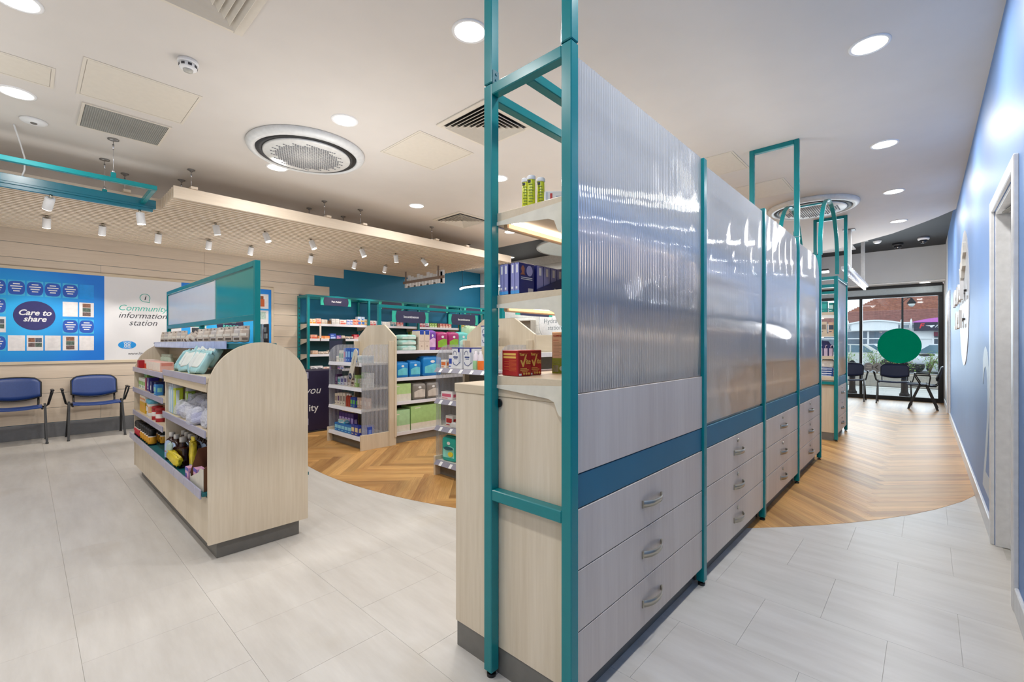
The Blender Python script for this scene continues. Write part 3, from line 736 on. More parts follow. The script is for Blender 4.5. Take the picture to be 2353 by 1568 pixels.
obj('cable_port', MB().lathe([(.016, 0), (.016, .005), (.012, .006), (.010, .003), (0, .003)], 20, ax='y', c=(0, -.008, 0)), BLK, None, 'round black cable grommet on the end of the nearest cabinet', 'grommet', loc=(-1.168, 1.197, 1.010), rz=0)

def hoop(y, z0, label, zt=Z0, x0=XI, x1=XO):
    t = thing('ceiling_hoop', ((x0+x1)/2, y+.02, z0), label, 'metal hoop', 'teal hoops rising from the drawer run to the ceiling')
    h = (x1-x0)/2; H = zt-z0
    for s in (-1, 1): obj('leg', MB().box((s*h, -.02, .003), (s*(h-.04), .02, H), 0, .003), TEAL, t)
    obj('top_bar', MB().box((-h+.04, -.02, H-.04), (h-.04, .02, H), 0, .003), TEAL, t)
    for s in (-1, 1): obj('joint_plate', MB().box((s*(h-.04), -.015, .0), (s*(h-.045), .015, .05), 0, .001).cyl((s*(h-.045), 0, .015), (s*(h-.048), 0, .015), .005, 8).cyl((s*(h-.045), 0, .036), (s*(h-.048), 0, .036), .005, 8), TEALD, t)
    return t
hoop(1.155, 2.182, 'nearest teal hoop, its two uprights cut by the top of the picture', Z0, XI+.02, XO+.014)
hoop(4.60, 2.171, 'complete teal hoop standing above the fourth post of the drawer run')
# arches over the gap
t = thing('arch', (-1.03, 6.32, 0), 'pair of round teal arches joined by a bar, spanning the gap in the drawer run', 'metal arch')
for x in (-.19, .19):
    pts = [(x, -.60, 2.171)]+[(x, -.60*math.cos(R(a)), 2.27+.61*math.sin(R(a))) for a in range(0, 181, 9)]+[(x, .60, 2.10)]
    obj('hoop', MB().tube(pts, .02, rect=(.006, .02), up=(1, 0, 0)) if False else MB().tube(pts, .02, rect=(.02, .008), up=(1, 0, 0)), TEAL, t)
obj('bar', MB().box((-.17, -.02, 2.862), (.17, .02, 2.878), 0, .002), TEAL, t)
# second unit beyond the gap
f2 = thing('display_rack', (0, 0, 0), 'short teal rack with one ribbed screen beyond the arches', 'display rack')
for y in (6.90, 7.80):
    post(f2, XO-.04, y, 0, 2.08); post(f2, XI, y, 0, 2.08)
    for z in (.71, 1.94, 2.04): obj('rail', MB().box((XI+.04, y+.001, z), (XO-.04, y+.039, z+.038), 0, .003), TEAL, f2)
for zt in (.80, 1.07, 1.36, 1.63): shelf(f2, 6.915, 7.79, zt, True, False)
screen(f2, 6.942, 7.798, .816, 2.05)
for x in (XI+.001, XO-.039): obj('rail', MB().box((x, 6.94, 2.042), (x+.038, 7.80, 2.078), 0, .003), TEAL, f2)
cabinet(6.935, 7.80, 'drawer cabinet beyond the arches, the farthest one from the stone floor', .80, x0=-1.3)
hoop(7.80, 2.081, 'farthest teal hoop above the end of the unit beyond the arches')

# ------------------------------------------------------------ goods on the shelves of the run
def carton(w, d, h, c=.0025, front=(), side=(), topm=None):
    """upright box, front = -y; print patches as (x0, z0, x1, z1, material index) in 0..1"""
    mb = MB().box((-w/2, -d/2, 0), (w/2, d/2, h), 0, c)
    e = .0006
    for x0, z0, x1, z1, m in front: mb.box((-w/2+x0*w, -d/2-e, z0*h), (-w/2+x1*w, -d/2+e, z1*h), m)
    for x0, z0, x1, z1, m in side:
        for s in (-1, 1): mb.box((s*w/2-e, -d/2+x0*d, z0*h), (s*w/2+e, -d/2+x1*d, z1*h), m)
    if topm is not None: mb.box((-w/2+.004, -d/2+.004, h-e), (w/2-.004, d/2-.004, h+e), topm)
    return mb
RED = M('a8201f', .35); GOLD = M('e3b45a', .4); ORG = M('cf6a30', .45)
lines = [(.12, .80, .9, .88, 1), (.12, .68, .9, .76, 1)]+[(.1, .60-.05*i, .55+.3*((i*3) % 2), .615-.05*i, 2) for i in range(9)]
def red_box(x, y, label):
    t = thing('vitamin_box', (x, y, 1.1125), label, 'medicine box', 'red vitamin cartons', rz=R(84))
    obj('carton', carton(.066, .088, .094, front=[(.18, .22, .8, .25, 1), (.18, .28, .66, .305, 1), (.28, .16, .7, .18, 1), (.15, .86, .75, .875, 2), (.08, .03, .26, .10, 3)], side=lines[:2]+lines[2:]), [RED, GOLD, ORG, WHITE], t)
    text('Your', .014, GOLD, t, (-.014, -.0452, .078), '-y', .1, .02, sx=.85)
    text('ite', .028, GOLD, t, (.016, -.0452, .052), '-y', .1, .01, sx=.8)
    obj('tick', MB().ext([(-.022, .058), (-.015, .058), (-.009, .046), (.004, .078), (.010, .078), (-.006, .034), (-.011, .034)], 'y', -.0455, -.0443), GOLD, t)
    for k in range(3): obj('stamp', oval(MB(), 'y', (-.004+.012*k, .009), .0042, .0042, -.0455, -.0443, 0, 12), GOLD, t)
red_box(-1.112, 1.228, 'red and gold vitamin carton, its printed side showing at the shelf end')
red_box(-1.119, 1.297, 'red and gold vitamin carton standing just behind its twin')
t = thing('herbal_box', (-1.085, 1.455, 1.1125), 'tall pink and green carton at the back of the lowest open shelf', 'medicine box', rz=R(30))
obj('carton', carton(.050, .066, .163, front=[(0.0, .0, 1, .37, 1), (.08, .80, .50, .81, 2)]+[(.08, .74-.035*i, .55+.35*((i*5) % 3)/2, .75-.035*i, 3) for i in range(10)]+[(.06, .04, .48, .20, 4), (.06, .24, .6, .25, 4), (.06, .28, .55, .29, 4)], side=[(0, 0, 1, .45, 5), (0, .45, 1, 1, 0)]),
    [M('ecc9a8', .5), M('8a9a2a', .5), M('c0502c', .5), M('b9977a', .5), M('d7d9c0', .5), M('a98a2a', .5)], t)
obj('emblem', oval(MB(), 'y', (.012, .020), .009, .009, -.0345, -.0325, 0, 16), M('d8e0d8', .5), t)
text('COMPLETE', .0100, M('c0502c', .5), t, (.0, -.0338, .148), '-y', 0, .02, sx=.85)
NB, LV, SKY = M('1b2168', .35), M('8d8fc4', .4), M('4d9fe0', .4)
def strip_box(x, y, th, label, face=False, rz=0):
    t = thing('nasal_strip_box', (x, y, 1.4085), label, 'medicine box', 'navy and lavender breathing strip boxes', rz=rz)
    w = th
    obj('carton', MB().box((-w/2, -.042, 0), (w/2, .042, .112), 0, .0015).box((-w/2+.001, -.0426, .012), (w/2-.001, -.041, .110), 1).box((-w/2, -.0427, .0005), (w/2, -.041, .012), 2)
        .box((-w*.18, -.0430, .075), (w*.18, -.042, .104), 3).box((-w*.3, -.0430, .018), (w*.1, -.042, .026), 3), [NB, LV, SKY, WHITE], t)
    if face:
        for z in (.058, .052): obj('print', MB().box((w/2-.0002, -.032, z), (w/2+.0006, .03, z+.0025)), WHITE, t)
        obj('print', MB().box((w/2-.0002, .006, .002), (w/2+.0006, .034, .022)), M('c8c2c2', .5), t)
        obj('portrait', MB().box((w/2-.0002, -.036, .068), (w/2+.0008, -.010, .070)).ext([(-.034, .069), (-.012, .069), (-.015, .078), (-.013, .092), (-.02, .102), (-.028, .100), (-.032, .09), (-.028, .078)], 'x', w/2-.0002, w/2+.0008), M('a5684e', .6), t)
        obj('emblem', oval(MB(), 'x', (.014, .085), .017, .019, w/2-.0002, w/2+.0008, 0, 20), M('a9a6d0', .4), t)
    return t
for k, (x, f) in enumerate(((-1.150, 0), (-1.129, 0), (-1.096, 0), (-1.075, 1))):
    strip_box(x, 1.232, .020, ['outermost lavender edged strip box beside the shelf end', 'second lavender edged strip box, paired with the outermost', 'third lavender edged strip box, past the dark gap', 'strip box turning its navy face with a portrait'][k], bool(f))
for k in range(4):
    strip_box(-1.084, 1.305+.041*k, .039, ['first navy strip box standing in the counter tray', 'second navy strip box in the counter tray', 'third navy strip box in the counter tray', 'fourth navy strip box in the counter tray, farthest in'][k], rz=R(90)).scale = (1, .5, 1)
t = thing('display_tray', (-1.084, 1.37, 1.4085), 'navy counter tray lettered Breathe holding four strip boxes', 'display tray')
obj('front', MB().ext([(-.09, 0), (.09, 0), (.09, .085), (-.09, .022)], 'x', .024, .027), M('141a5a', .4), t)
obj('base', MB().box((-.03, -.09, -.0), (.024, .09, .001)), NB, t)
text('Breathe', .021, WHITE, t, (.0276, .045, .024), '+x', 0, .02); text('Right', .021, WHITE, t, (.0276, .037, .006), '+x', 0, .02)
t = thing('carton', (-1.08, 1.50, 1.4085), 'dark plum carton with a torn white corner behind the tray', 'medicine box')
obj('carton', carton(.09, .05, .125, front=[(.05, .5, .3, .95, 1)], side=[(.05, .55, .5, 1, 1)]), [M('3b2430', .5), M('d8d0cc', .6)], t)
YG = M('c9cf1e', .3)
def tube_(x, y, label):
    t = thing('tablet_tube', (x, y, 1.7125), label, 'tablet tube', 'yellow effervescent tablet tubes')
    obj('barrel', MB().lathe([(.0135, 0), (.0138, .002), (.0138, .098), (.0125, .1)], 20), YG, t)
    obj('cap', MB().lathe([(.0150, .098), (.0155, .100), (.0155, .110), (.013, .113), (0, .113)], 20), WHITE, t)
    pr = MB()
    for k in range(7): pr.box((-.008+.002*(k % 2), -.0143, .018+.010*k), (.006+.003*((k*2) % 3)/2, -.0126, .021+.010*k))
    obj('print', pr, M('7d8f20', .4), t); obj('badge', MB().box((-.011, -.0141, .086), (-.001, -.0118, .095)), M('2c3030', .4), t)
    t.rotation_euler = (0, 0, R(35))
tube_(-1.069, 1.23, 'yellow tablet tube nearest the shelf edge of the trio'); tube_(-1.036, 1.222, 'tallest looking yellow tablet tube in the middle of the trio'); tube_(-1.025, 1.262, 'yellow tablet tube at the back of the trio, near the white box')
t = thing('pill_box', (-.958, 1.25, 1.7125), 'flat white medicine box with red print lying beside the yellow tubes', 'medicine box', rz=R(40))
obj('carton', carton(.065, .045, .042, front=[(.10, .2, .16, .9, 2), (.3, .2, .42, .8, 1), (.6, .2, .95, .3, 2), (.6, .5, .95, .6, 2)]), [M('e6e4e2', .5), M('c23a30', .5), M('a9b2c4', .5)], t)
# unit beyond the arches
def simple(name, x, y, z, w, d, h, mt, m2, label, cat, rz=0., grp=None, front=None):
    t = obj(name, carton(w, d, h, front=front or [(.1, .35, .9, .75, 1), (.1, .12, .6, .2, 1)], side=[(.2, .3, .8, .7, 1)]), [mt, m2], None, label, cat, grp, loc=(x, y, z), rz=rz)
    return t
simple('carton', -.99, 6.98, 1.6305, .09, .06, .14, M('0f8f8c', .4), M('2fb0a8', .4), 'teal carton on the top shelf of the unit beyond the arches', 'box')
simple('carton', -.905, 6.98, 1.6305, .05, .06, .12, M('0f8f8c', .4), M('bfe4e2', .4), 'narrower teal carton beside the teal one on that top shelf', 'box')
simple('carton', -1.0, 6.98, 1.3605, .10, .06, .15, M('d8c7b0', .5), M('8d7f72', .5), 'beige carton with dark print on a shelf beyond the arches', 'box')
simple('carton', -.905, 6.98, 1.3605, .06, .06, .14, M('d9b79b', .5), M('3d4a60', .5), 'tan carton with a navy flash beyond the arches', 'box')
t = thing('display_stand', (-.97, 7.02, 1.0705), 'navy scalloped card stand with three white-topped sticks', 'display stand')
obj('card', MB().ext([(-.10, 0), (.08, 0), (.08, .13), (.05, .15), (.03, .19), (-.06, .20), (-.10, .18)], 'y', .0, .004), M('232a66', .5), t)
for k in range(3): obj('stick', MB().box((-.075+.055*k, -.02, 0), (-.035+.055*k, -.004, .10), 0, .002).tube([(-.055+.055*k, -.014, .10), (-.055+.055*k, -.014, .13), (-.04+.055*k, -.014, .14)], .006), [M('c9b6cf', .4), WHITE][0:1], t)
for k in range(4): simple('pack', -.97, 7.0, .8005+.03*k, .17, .08, .029, M('1e4d9a', .35), M('dfe6f2', .4), ['bottom blue pack of the stack of four beyond the arches', 'second blue pack up in that stack of four', 'third blue pack up in that stack of four', 'top blue pack of that stack of four'][k], 'pack', R(3*k-4), 'stack of flat blue packs')
t = thing('paper_bag', (-.95, 7.0, .921), 'crumpled white bag on top of the blue packs beyond the arches', 'bag')
obj('body', MB().pillow(.16, .07, .10, (0, 0, .05), 0, .5, 16, 8, .12, 4), M('eceae6', .6), t); obj('label', MB().box((-.03, -.036, .03), (.03, -.033, .06)), M('cfcac2', .6), t)
# ------------------------------------------------------------ arched gondola in the foreground
gn = thing('gondola', (-4.2, .97, 0), 'pale timber gondola with round arched end panels and a teal sign frame', 'shelving unit')
def G(x, y, z): return (x+4.2, y-.97, z)
def gb(name, a, b, mt, c=.0015, parent=None): return obj(name, MB().box(G(*a), G(*b), 0, c), mt, parent or gn)
ap = [(.695, .10), (1.245, .10)]+[(.97+.275*math.cos(PI*i/32), .963+.275*math.sin(PI*i/32)) for i in range(33)]
for x in (-2.97, -5.45): obj('end_panel', MB().ext([(y-.97, z) for y, z in ap], 'x', x+4.2, x+4.22), WLAM, gn)
gb('plinth', (-5.41, .745, 0), (-2.99, 1.205, .10), GREYP)
gb('body', (-5.43, .715, .102), (-2.97, 1.225, .384), WLAM)
for s in (0, 1):
    yy = (.698, .7145) if s == 0 else (1.2255, 1.242)
    for a, b in ((-5.428, -4.112), (-4.108, -2.972)): gb('door', (a, yy[0], .104), (b, yy[1], .36), WLAM)
gb('deck', (-5.43, .672, .372), (-2.974, .97, .392), TEALDECK); gb('deck', (-5.43, .985, .372), (-2.974, 1.262, .392), TEALDECK)
for a, b in ((-5.46, -4.112), (-4.106, -2.985)):
    o = gb('price_rail', (a, .662, .358), (b, .671, .412), LIP, .002)
    for k in range(4): gb('label_slot', (a+.2+.27*k, .6612, .362), (a+.206+.27*k, .6618, .408), M('c9c7d8', .3), 0, o)
gb('divider', (-5.43, .957, .392), (-2.97, .983, 1.195), WLAMX)
gb('upright', (-4.118, .70, .41), (-4.104, .956, 1.0), WLAM)
def gshelf(x0, x1, zt, y0=.69, fascia=0.):
    s = gb('shelf', (x0, y0, zt-.028), (x1, .956, zt), WLAMX)
    gb('price_rail', (x0-.004, y0-.008, zt-.034), (x1, y0-.0005, zt+.008), LIP, .001, s)
    if fascia: gb('fascia', (x0, y0, zt-.028-fascia), (x1, y0+.016, zt-.029), WLAMX, .001, s)
    m_ = gb('shelf', (x0, .984, zt-.028), (x1, 1.25, zt), WLAMX)
    gb('price_rail', (x0-.004, 1.2505, zt-.034), (x1, 1.258, zt+.008), LIP, .001, m_)
for z in (.612, .822, 1.008): gshelf(-5.428, -4.12, z)
gshelf(-4.10, -2.972, .732); gshelf(-4.10, -2.972, 1.035, .69, .052)
tp_ = gb('top_shelf', (-5.43, .862, 1.200), (-2.962, 1.06, 1.232), TEALDECK, .002)
obj('price_rail', MB().box(G(-5.46, .845, 1.195), G(-4.30, .853, 1.245), 0, .002).box(G(-4.29, .845, 1.195), G(-3.45, .853, 1.245), 0, .002).box(G(-3.44, .845, 1.195), G(-3.20, .853, 1.245), 0, .002), M('a9b4dc', .2, 0, .12, 18, .6), tp_)
for x in (-3.015, -4.27, -5.475):
    zt = 1.737 if x != -4.27 else 1.372
    gb('post', (x, .943, .985 if x != -3.015 else 1.232), (x+.03, .975, zt), TEAL, .002)
gb('top_rail', (-5.445, .943, 1.702), (-3.015, .975, 1.737), TEAL, .002); gb('bottom_rail', (-5.445, .943, 1.372), (-3.015, .975, 1.408), TEAL, .002)
gb('sign_panel', (-5.445, .952, 1.408), (-3.015, .968, 1.702), M('2a8d8c', .12, 0, .03, 4, .6), 0)
gb('poster', (-5.43, .949, 1.41), (-3.85, .9515, 1.692), M('d9dbe0', .16, 0, .03, 3, .5), 0)
gb('poster_edge', (-3.85, .946, 1.41), (-3.838, .9518, 1.695), M('c9d2d6', .2), 0)

# sachets along the top shelf
SC = [M(c, .35, 0, .15, 60) for c in ('c3b6aa', 'ad9e92', 'd0c6bc', '9d9086', 'bab4b2', 'c6baae')]
SCP = M('5d5048', .5)
prot = []; cnt = {False: 0, True: 0}
for k in range(6):
    mb = MB().pillow(.052, .014, .085, (0, 0, .047), 0, .3, 12, 6, .05, k)
    mb.box((-.024, -.002, .086), (.024, .002, .108), 0, .001).box((-.022, -.0085, .045), (.012, -.0065, .062), 1).box((-.016, -.0085, .02), (.020, -.0065, .034), 2).box((-.006, -.0022, .095), (.006, -.0026+.0002, .101), 2)
    prot.append(mb.mesh('sachet', [SC[k], M('dcd6cc', .4), SCP]))
n = 0
for k in range(56):
    x = -5.40+.0428*k
    if -4.30 < x < -4.24: continue
    o = link('sachet', prot[k % 6], None, (x, .90+.008*((k*3) % 4), 1.2325)); n += 1
    lean = 0
    if -4.60 < x < -4.15: lean = R(38+6*(k % 3)); o.location.z += .004
    o.rotation_euler = (R(-6), lean, R(38+(k*7) % 20-10))
    (cnt.__setitem__(bool(lean), cnt[bool(lean)]+1)); tag(o, ORD[cnt[False]-1]+' sachet from the boarded wall end, filed upright on the teal top shelf' if not lean else ORD[cnt[True]-1]+' leaning sachet from the boarded wall end, middle of the teal top shelf', 'sachet', 'sachets on the top shelf' if not lean else 'leaning sachets on the top shelf')
for k, (x, c) in enumerate(((-3.08, 'b9bcc8'), (-3.06, '3a2c2c'))):
    o = obj('card', MB().box((-.04, -.003, 0), (.04, .003, .12), 0, .001).box((-.03, -.0036, .03), (.03, -.0025, .06), 1).box((-.03, -.0036, .07), (.01, -.0025, .10), 1), [M(c, .5), M('d8d4d0', .5)], None, ['pale card standing behind the end post of the sign frame', 'dark card standing behind the end post of the sign frame'][k], 'card', loc=(x+.02*k, 1.005+.02*k, 1.2325))

def rowof(name, mesh, pts, label, cat, grp, rz=0., jit=0.):
    out = []
    for i, (x, y, z) in enumerate(pts):
        o = link(name, mesh, None, (x, y, z), rz+(rnd.uniform(-jit, jit) if jit else 0))
        tag(o, (ORD[i]+' '+label if len(pts) > 1 else label) if isinstance(label, str) else label[i], cat, grp if (isinstance(label, str) or grp) else None); out.append(o)
    return out
def bottle(prof, ms, mats, label_patch=None):
    return MB().lathe(prof, 18, ms=ms).mesh('bottle', mats)
# black capped bottles with red or orange labels
for lab, col, xs, txt in (('red', 'c8323f', [-5.36+.066*i for i in range(4)], 'black capped bottle with a red label on the teal deck'),
                          ('amber', 'e0a12a', [-5.06+.088*i for i in range(5)], 'black capped bottle with an amber label on the teal deck')):
    me = MB().lathe([(.026, 0), (.029, .004), (.029, .012), (.0294, .013), (.0294, .034), (.0294, .068), (.029, .070), (.029, .076), (.025, .086), (.027, .087), (.028, .112), (.024, .128), (0, .130)], 18,
                    ms=[0, 0, 0, 1, 1, 4, 4, 0, 0, 2, 2, 2]).box((-.012, -.031, .045), (.012, -.028, .062), 1).mesh('bottle', [BLK, M(col, .4), M('19191b', .35), WHITE, M('e4dcd4', .45)])
    for r_ in (0, 1):
        for i, x in enumerate(xs):
            o = link('bottle', me, None, (x+.03*r_, .715+.075*r_, .3925), R(20)); tag(o, ORD[i]+' '+txt+(', front row' if not r_ else ', second row'), 'bottle', '%s label bottles, %s' % (lab, ('front row', 'second row')[r_]))
# brown medicine bottles
BRW = M('2c0f0a', .08, 0, .05, 9, .7)
bm = MB()
def ovl(z, a, b): return [(a*math.copysign(abs(math.cos(t))**.6, math.cos(t)), b*math.copysign(abs(math.sin(t))**.6, math.sin(t)), z) for t in [2*PI*i/20 for i in range(20)]]
rings = [ovl(0, .036, .028), ovl(.004, .040, .031), ovl(.125, .040, .031), ovl(.148, .030, .026), ovl(.16, .015, .015), ovl(.172, .014, .014)]
vs_ = [p for r in rings for p in r]; fs_ = [list(range(20))[::-1], list(range(100, 120))]
for a in range(5):
    for i in range(20): j = (i+1) % 20; fs_.append([a*20+i, a*20+j, a*20+20+j, a*20+20+i])
bm.add(vs_, fs_, 0, True).lathe([(.018, .166), (.0185, .170), (.0185, .194), (.016, .197), (0, .197)], 16, 1)
bml = MB(); bml.__dict__.update({k: list(v) for k, v in bm.__dict__.items()})
bml.box((-.030, -.0322, .02), (.030, -.0295, .118), 2, .0005).ext([(-.03, .118), (.03, .118), (.022, .138), (0, .146), (-.022, .138)], 'y', -.0318, -.0295, 2).box((-.028, -.0328, .062), (.028, -.0318, .068), 3).box((-.02, -.0328, .03), (.022, -.0318, .055), 4)
CAPG = M('b9b5b0', .45)
me_l = bml.mesh('bottle', [BRW, CAPG, M('a9bfe0', .4), M('c03a5a', .4), M('7d8fd0', .4)])
rowof('bottle', me_l, [(-4.02, .725, .3925), (-3.90, .73, .3925)], ['brown medicine bottle with a pale blue label, beside the amber label bottles', 'brown medicine bottle with a pale blue label, next to the big wrapped one'], 'bottle', None, R(28))
rowof('bottle', me_l, [(-4.04+.10*i, .80, .3925) for i in range(4)], 'grey capped brown bottle in the middle row of the deck', 'bottle', 'brown bottles, middle row', R(20))
rowof('bottle', me_l, [(-4.0+.10*i, .875, .3925) for i in range(5)], 'grey capped brown bottle in the back row of the deck', 'bottle', 'brown bottles, back row', R(15))
t = thing('large_bottle', (-3.74, .735, .3925), 'large square brown bottle with a torn yellow bag draped over it', 'bottle', rz=R(22))
obj('body', MB().box((-.055, -.036, 0), (.055, .036, .135), 0, .008).lathe([(.03, .13), (.02, .15), (.016, .16), (.016, .172)], 16), BRW, t)
obj('cap', MB().lathe([(.020, .165), (.021, .170), (.021, .196), (.018, .20), (0, .20)], 16), CAPG, t)
obj('label', MB().box((-.056, -.030, .02), (-.0548, .03, .125)), M('c9d2e0', .4), t)
YB_ = M('d2bd2c', .3, 0, .3, 22)
t = thing('yellow_bag', (-3.72, .685, .46), 'crumpled yellow and white bag lying over the large brown bottle', 'bag')
obj('body', MB().pillow(.15, .035, .07, (0, 0, 0), 0, .42, 22, 10, .34, 3), YB_, t); obj('end_seal', MB().pillow(.06, .02, .09, (-.08, 0, .03), 0, .5, 10, 5, .25, 5), M('a9bcb4', .35), t)
t.rotation_euler = (0, R(22), R(15))
t = thing('yellow_bag', (-3.52, .745, .50), 'upright crumpled yellow bag beside the open card box', 'bag')
obj('body', MB().pillow(.09, .03, .19, (0, 0, 0), 0, .36, 20, 10, .30, 9, 1), [YB_, M('9fb8c4', .35)], t); obj('end_seal', MB().pillow(.09, .012, .03, (0, 0, .11), 0, .5, 10, 5, .2, 2), YB_, t)
t = thing('counter_box', (-3.17, .735, .3925), 'open cardboard counter box with a brown inside and a cut-away front', 'cardboard box')
cb = MB().box((-.13, -.05, 0), (.17, .05, .003))
cb.ext([(-.13, 0), (.17, 0), (.17, .125), (.10, .12), (.06, .09), (-.12, .03), (-.13, .05)], 'y', -.052, -.0495)
for y in (.0495,): cb.ext([(-.13, 0), (.17, 0), (.17, .235), (.02, .235), (-.06, .20), (-.13, .20)], 'y', y, y+.0025)
obj('box', cb, M('cfcbbf', .5), t)
obj('lining', MB().ext([(-.128, .003), (.168, .003), (.168, .232), (.02, .232), (-.06, .197), (-.128, .197)], 'y', .047, .0493), M('6b4327', .7), t)
obj('side', MB().ext([(-.05, 0), (.05, 0), (.05, .235), (.0, .235), (-.02, .15), (-.05, .13)], 'x', .168, .171), M('6b4327', .7), t)
obj('side', MB().ext([(-.05, 0), (.05, 0), (.05, .20), (-.01, .19), (-.05, .06)], 'x', -.132, -.129), M('6b4327', .7), t)
PUR = M('4a3fb0', .35); PNK = M('d9a3c4', .4)
for k, (x, y, z) in enumerate(((-3.23, .715, .396), (-3.14, .72, .396), (-3.055, .72, .396), (-3.36, .70, .3925))):
    simple('soap_box', x, y, z, .07, .045, .085 if k < 3 else .075, PNK, PUR, ['pink and violet carton at the open end of the cardboard counter box', 'pink and violet carton in the middle of the cardboard counter box', 'pink and violet carton against the arched panel in the counter box', 'pink and violet carton standing alone on the teal deck'][k], 'medicine box', front=[(.0, .75, 1, 1, 1), (.1, .2, .6, .5, 1)])

# left bay, lower shelf
YEL, WOR = M('e0b21e', .4), M('eae2d4', .5)
me = carton(.066, .07, .15, front=[(0, 0, 1, .62, 1), (.12, .75, .85, .86, 2), (.2, .2, .7, .45, 2), (0, .62, 1, .70, 3)], side=[(0, 0, 1, .62, 1)]).mesh('carton', [WOR, YEL, M('e8892a', .4), M('f0c8a0', .4)])
rowof('carton', me, [(-5.30+.068*i, .755, .6125) for i in range(4)], 'white and yellow carton from the far arch, lower shelf of the gondola', 'medicine box', 'white and yellow cartons')
me = MB().lathe([(.036, 0), (.038, .003), (.038, .03), (.0384, .032), (.0384, .085), (.038, .088), (.038, .108), (.041, .108), (.041, .136), (.036, .142), (0, .142)], 22, ms=[0, 0, 0, 1, 1, 0, 0, 2, 2, 2]).box((-.016, -.041, .04), (.012, -.037, .08), 3).mesh('tub', [WHITE, M('d9a878', .4), M('62b4d0', .35), M('e6e2dc', .4)])
rowof('tub', me, [(-4.93, .75, .6125), (-4.84, .745, .6125), (-4.88, .83, .6125)], ['white tub with a pale blue lid, nearest the yellow cartons', 'white tub with a pale blue lid, the foremost one', 'white tub with a pale blue lid, behind the other two'], 'tub', None)
me = MB().lathe([(.034, 0), (.036, .003), (.036, .028), (.0364, .03), (.0364, .062), (.036, .064), (.034, .085), (.037, .085), (.037, .105), (.033, .109), (0, .109)], 22, ms=[0, 0, 0, 1, 1, 0, 0, 2, 2, 2]).mesh('tub', [M('b0212a', .35), M('e4dcd8', .4), M('a31620', .35)])
rowof('tub', me, [(-4.62, .735, .6125), (-4.58, .82, .6125), (-4.50, .815, .6125), (-4.54, .82, .722), (-4.46, .735, .6125)], ['squat red tub at the front edge of the lower shelf', 'squat red tub behind the foremost red one', 'squat red tub under another, at the back', 'red tub stacked on top of two others', 'red and white tub half behind the right bay rail'], 'tub', None)
# left bay, middle shelf
GRN = M('8fc25a', .4)
me = carton(.075, .07, .095, front=[(.05, .35, .95, .7, 1), (.1, .1, .5, .3, 2)], side=[(.1, .3, .9, .7, 1)]).mesh('carton', [M('e9ebe4', .5), GRN, M('2d7d6c', .4)])
rowof('carton', me, [(-5.35+.08*i, .755, .8225) for i in range(4)], 'white and green carton from the far arch, middle shelf of the gondola', 'medicine box', 'white and green cartons')
simple('carton', -5.22, .78, .918, .13, .07, .06, M('7fae45', .4), M('1f8a70', .4), 'lime green carton laid on top of the white and green ones', 'medicine box')
me = carton(.05, .08, .11, front=[(.1, .2, .9, .8, 1)], side=[(.2, .2, .8, .8, 1)]).mesh('carton', [M('8d3350', .4), M('c8506a', .4)])
rowof('carton', me, [(-5.01, .755, .8225)], ['narrow wine red carton between the green cartons and the violet one'], 'medicine box', None)
t = thing('carton', (-4.90, .75, .8225), 'violet carton with a white drop emblem on the middle shelf', 'medicine box')
obj('box', carton(.10, .07, .115), M('352a85', .35), t)
obj('emblem', MB().ext([(-.018, .05), (-.012, .04), (.012, .04), (.018, .05), (.012, .07), (0, .09), (-.012, .07)], 'y', -.0360, -.0345).box((-.025, -.036, .022), (.025, -.0345, .030)), WHITE, t)
me = carton(.085, .07, .052, front=[(.1, .3, .5, .7, 1), (.6, .2, .9, .8, 2)], side=[(.2, .2, .6, .8, 2)]).mesh('carton', [M('1c1f55', .35), M('6f6fae', .4), WHITE])
rowof('carton', me, [(-4.70+.09*(i % 2), .82, .8225+.0525*(i//2)) for i in range(6)], 'navy carton of the six stacked at the back of the middle shelf', 'medicine box', 'stacked navy cartons')
rowof('carton', carton(.075, .06, .095, front=[(.2, .25, .6, .65, 1)], side=[(.2, .2, .7, .7, 1)]).mesh('carton', [M('20265f', .35), M('d8d8e2', .4)]), [(-4.70, .735, .8225), (-4.60, .745, .8225)], ['navy carton with a white barcode patch, in front of the navy stack', 'navy carton with a white barcode patch, beside the light blue one'], 'medicine box', None)
simple('carton', -4.47, .72, .8225, .08, .05, .085, M('3a86c8', .35), M('8fd0c0', .35), 'light blue carton at the front edge of the middle shelf', 'medicine box')
# left bay, top tier
me = carton(.034, .08, .075, front=[(.0, .0, 1, .55, 1)], side=[(.0, .1, .9, .6, 1)]).mesh('carton', [M('ead2c8', .5), M('e0563a', .4)])
rowof('carton', me, [(-5.33+.040*i, .78, 1.0085) for i in range(7)], 'pink and red carton from the far arch, close row on the upper tier', 'medicine box', 'pink and red cartons')
rowof('carton', carton(.03, .07, .07, front=[(0, 0, 1, 1, 1)]).mesh('carton', [M('a81f24', .4), M('c02a2c', .4)]), [(-5.295, .735, 1.0085), (-5.25, .735, 1.0085)], ['slim red carton in front of the pink row, nearer the arch', 'slim red carton in front of the pink row, the second one'], 'medicine box', None)
me = carton(.033, .09, .072, front=[(.12, .04, .88, .96, 1)], side=[(.1, .6, .9, .95, 2)]).mesh('carton', [M('e8b9ac', .5), M('e6e4da', .5), M('e09080', .5)])
rowof('carton', me, [(-4.99+.0365*i, .765, 1.0085) for i in range(16)], 'white fronted pink carton from the far arch, long row on the upper tier', 'medicine box', 'white fronted pink cartons')
me = MB().lathe([(.022, 0), (.024, .004), (.024, .085), (.015, .10), (.016, .102), (.016, .122), (0, .124)], 16, ms=[0, 0, 0, 1, 1, 1]).mesh('bottle', [M('b9c6b2', .2), M('c9d2c0', .3)])
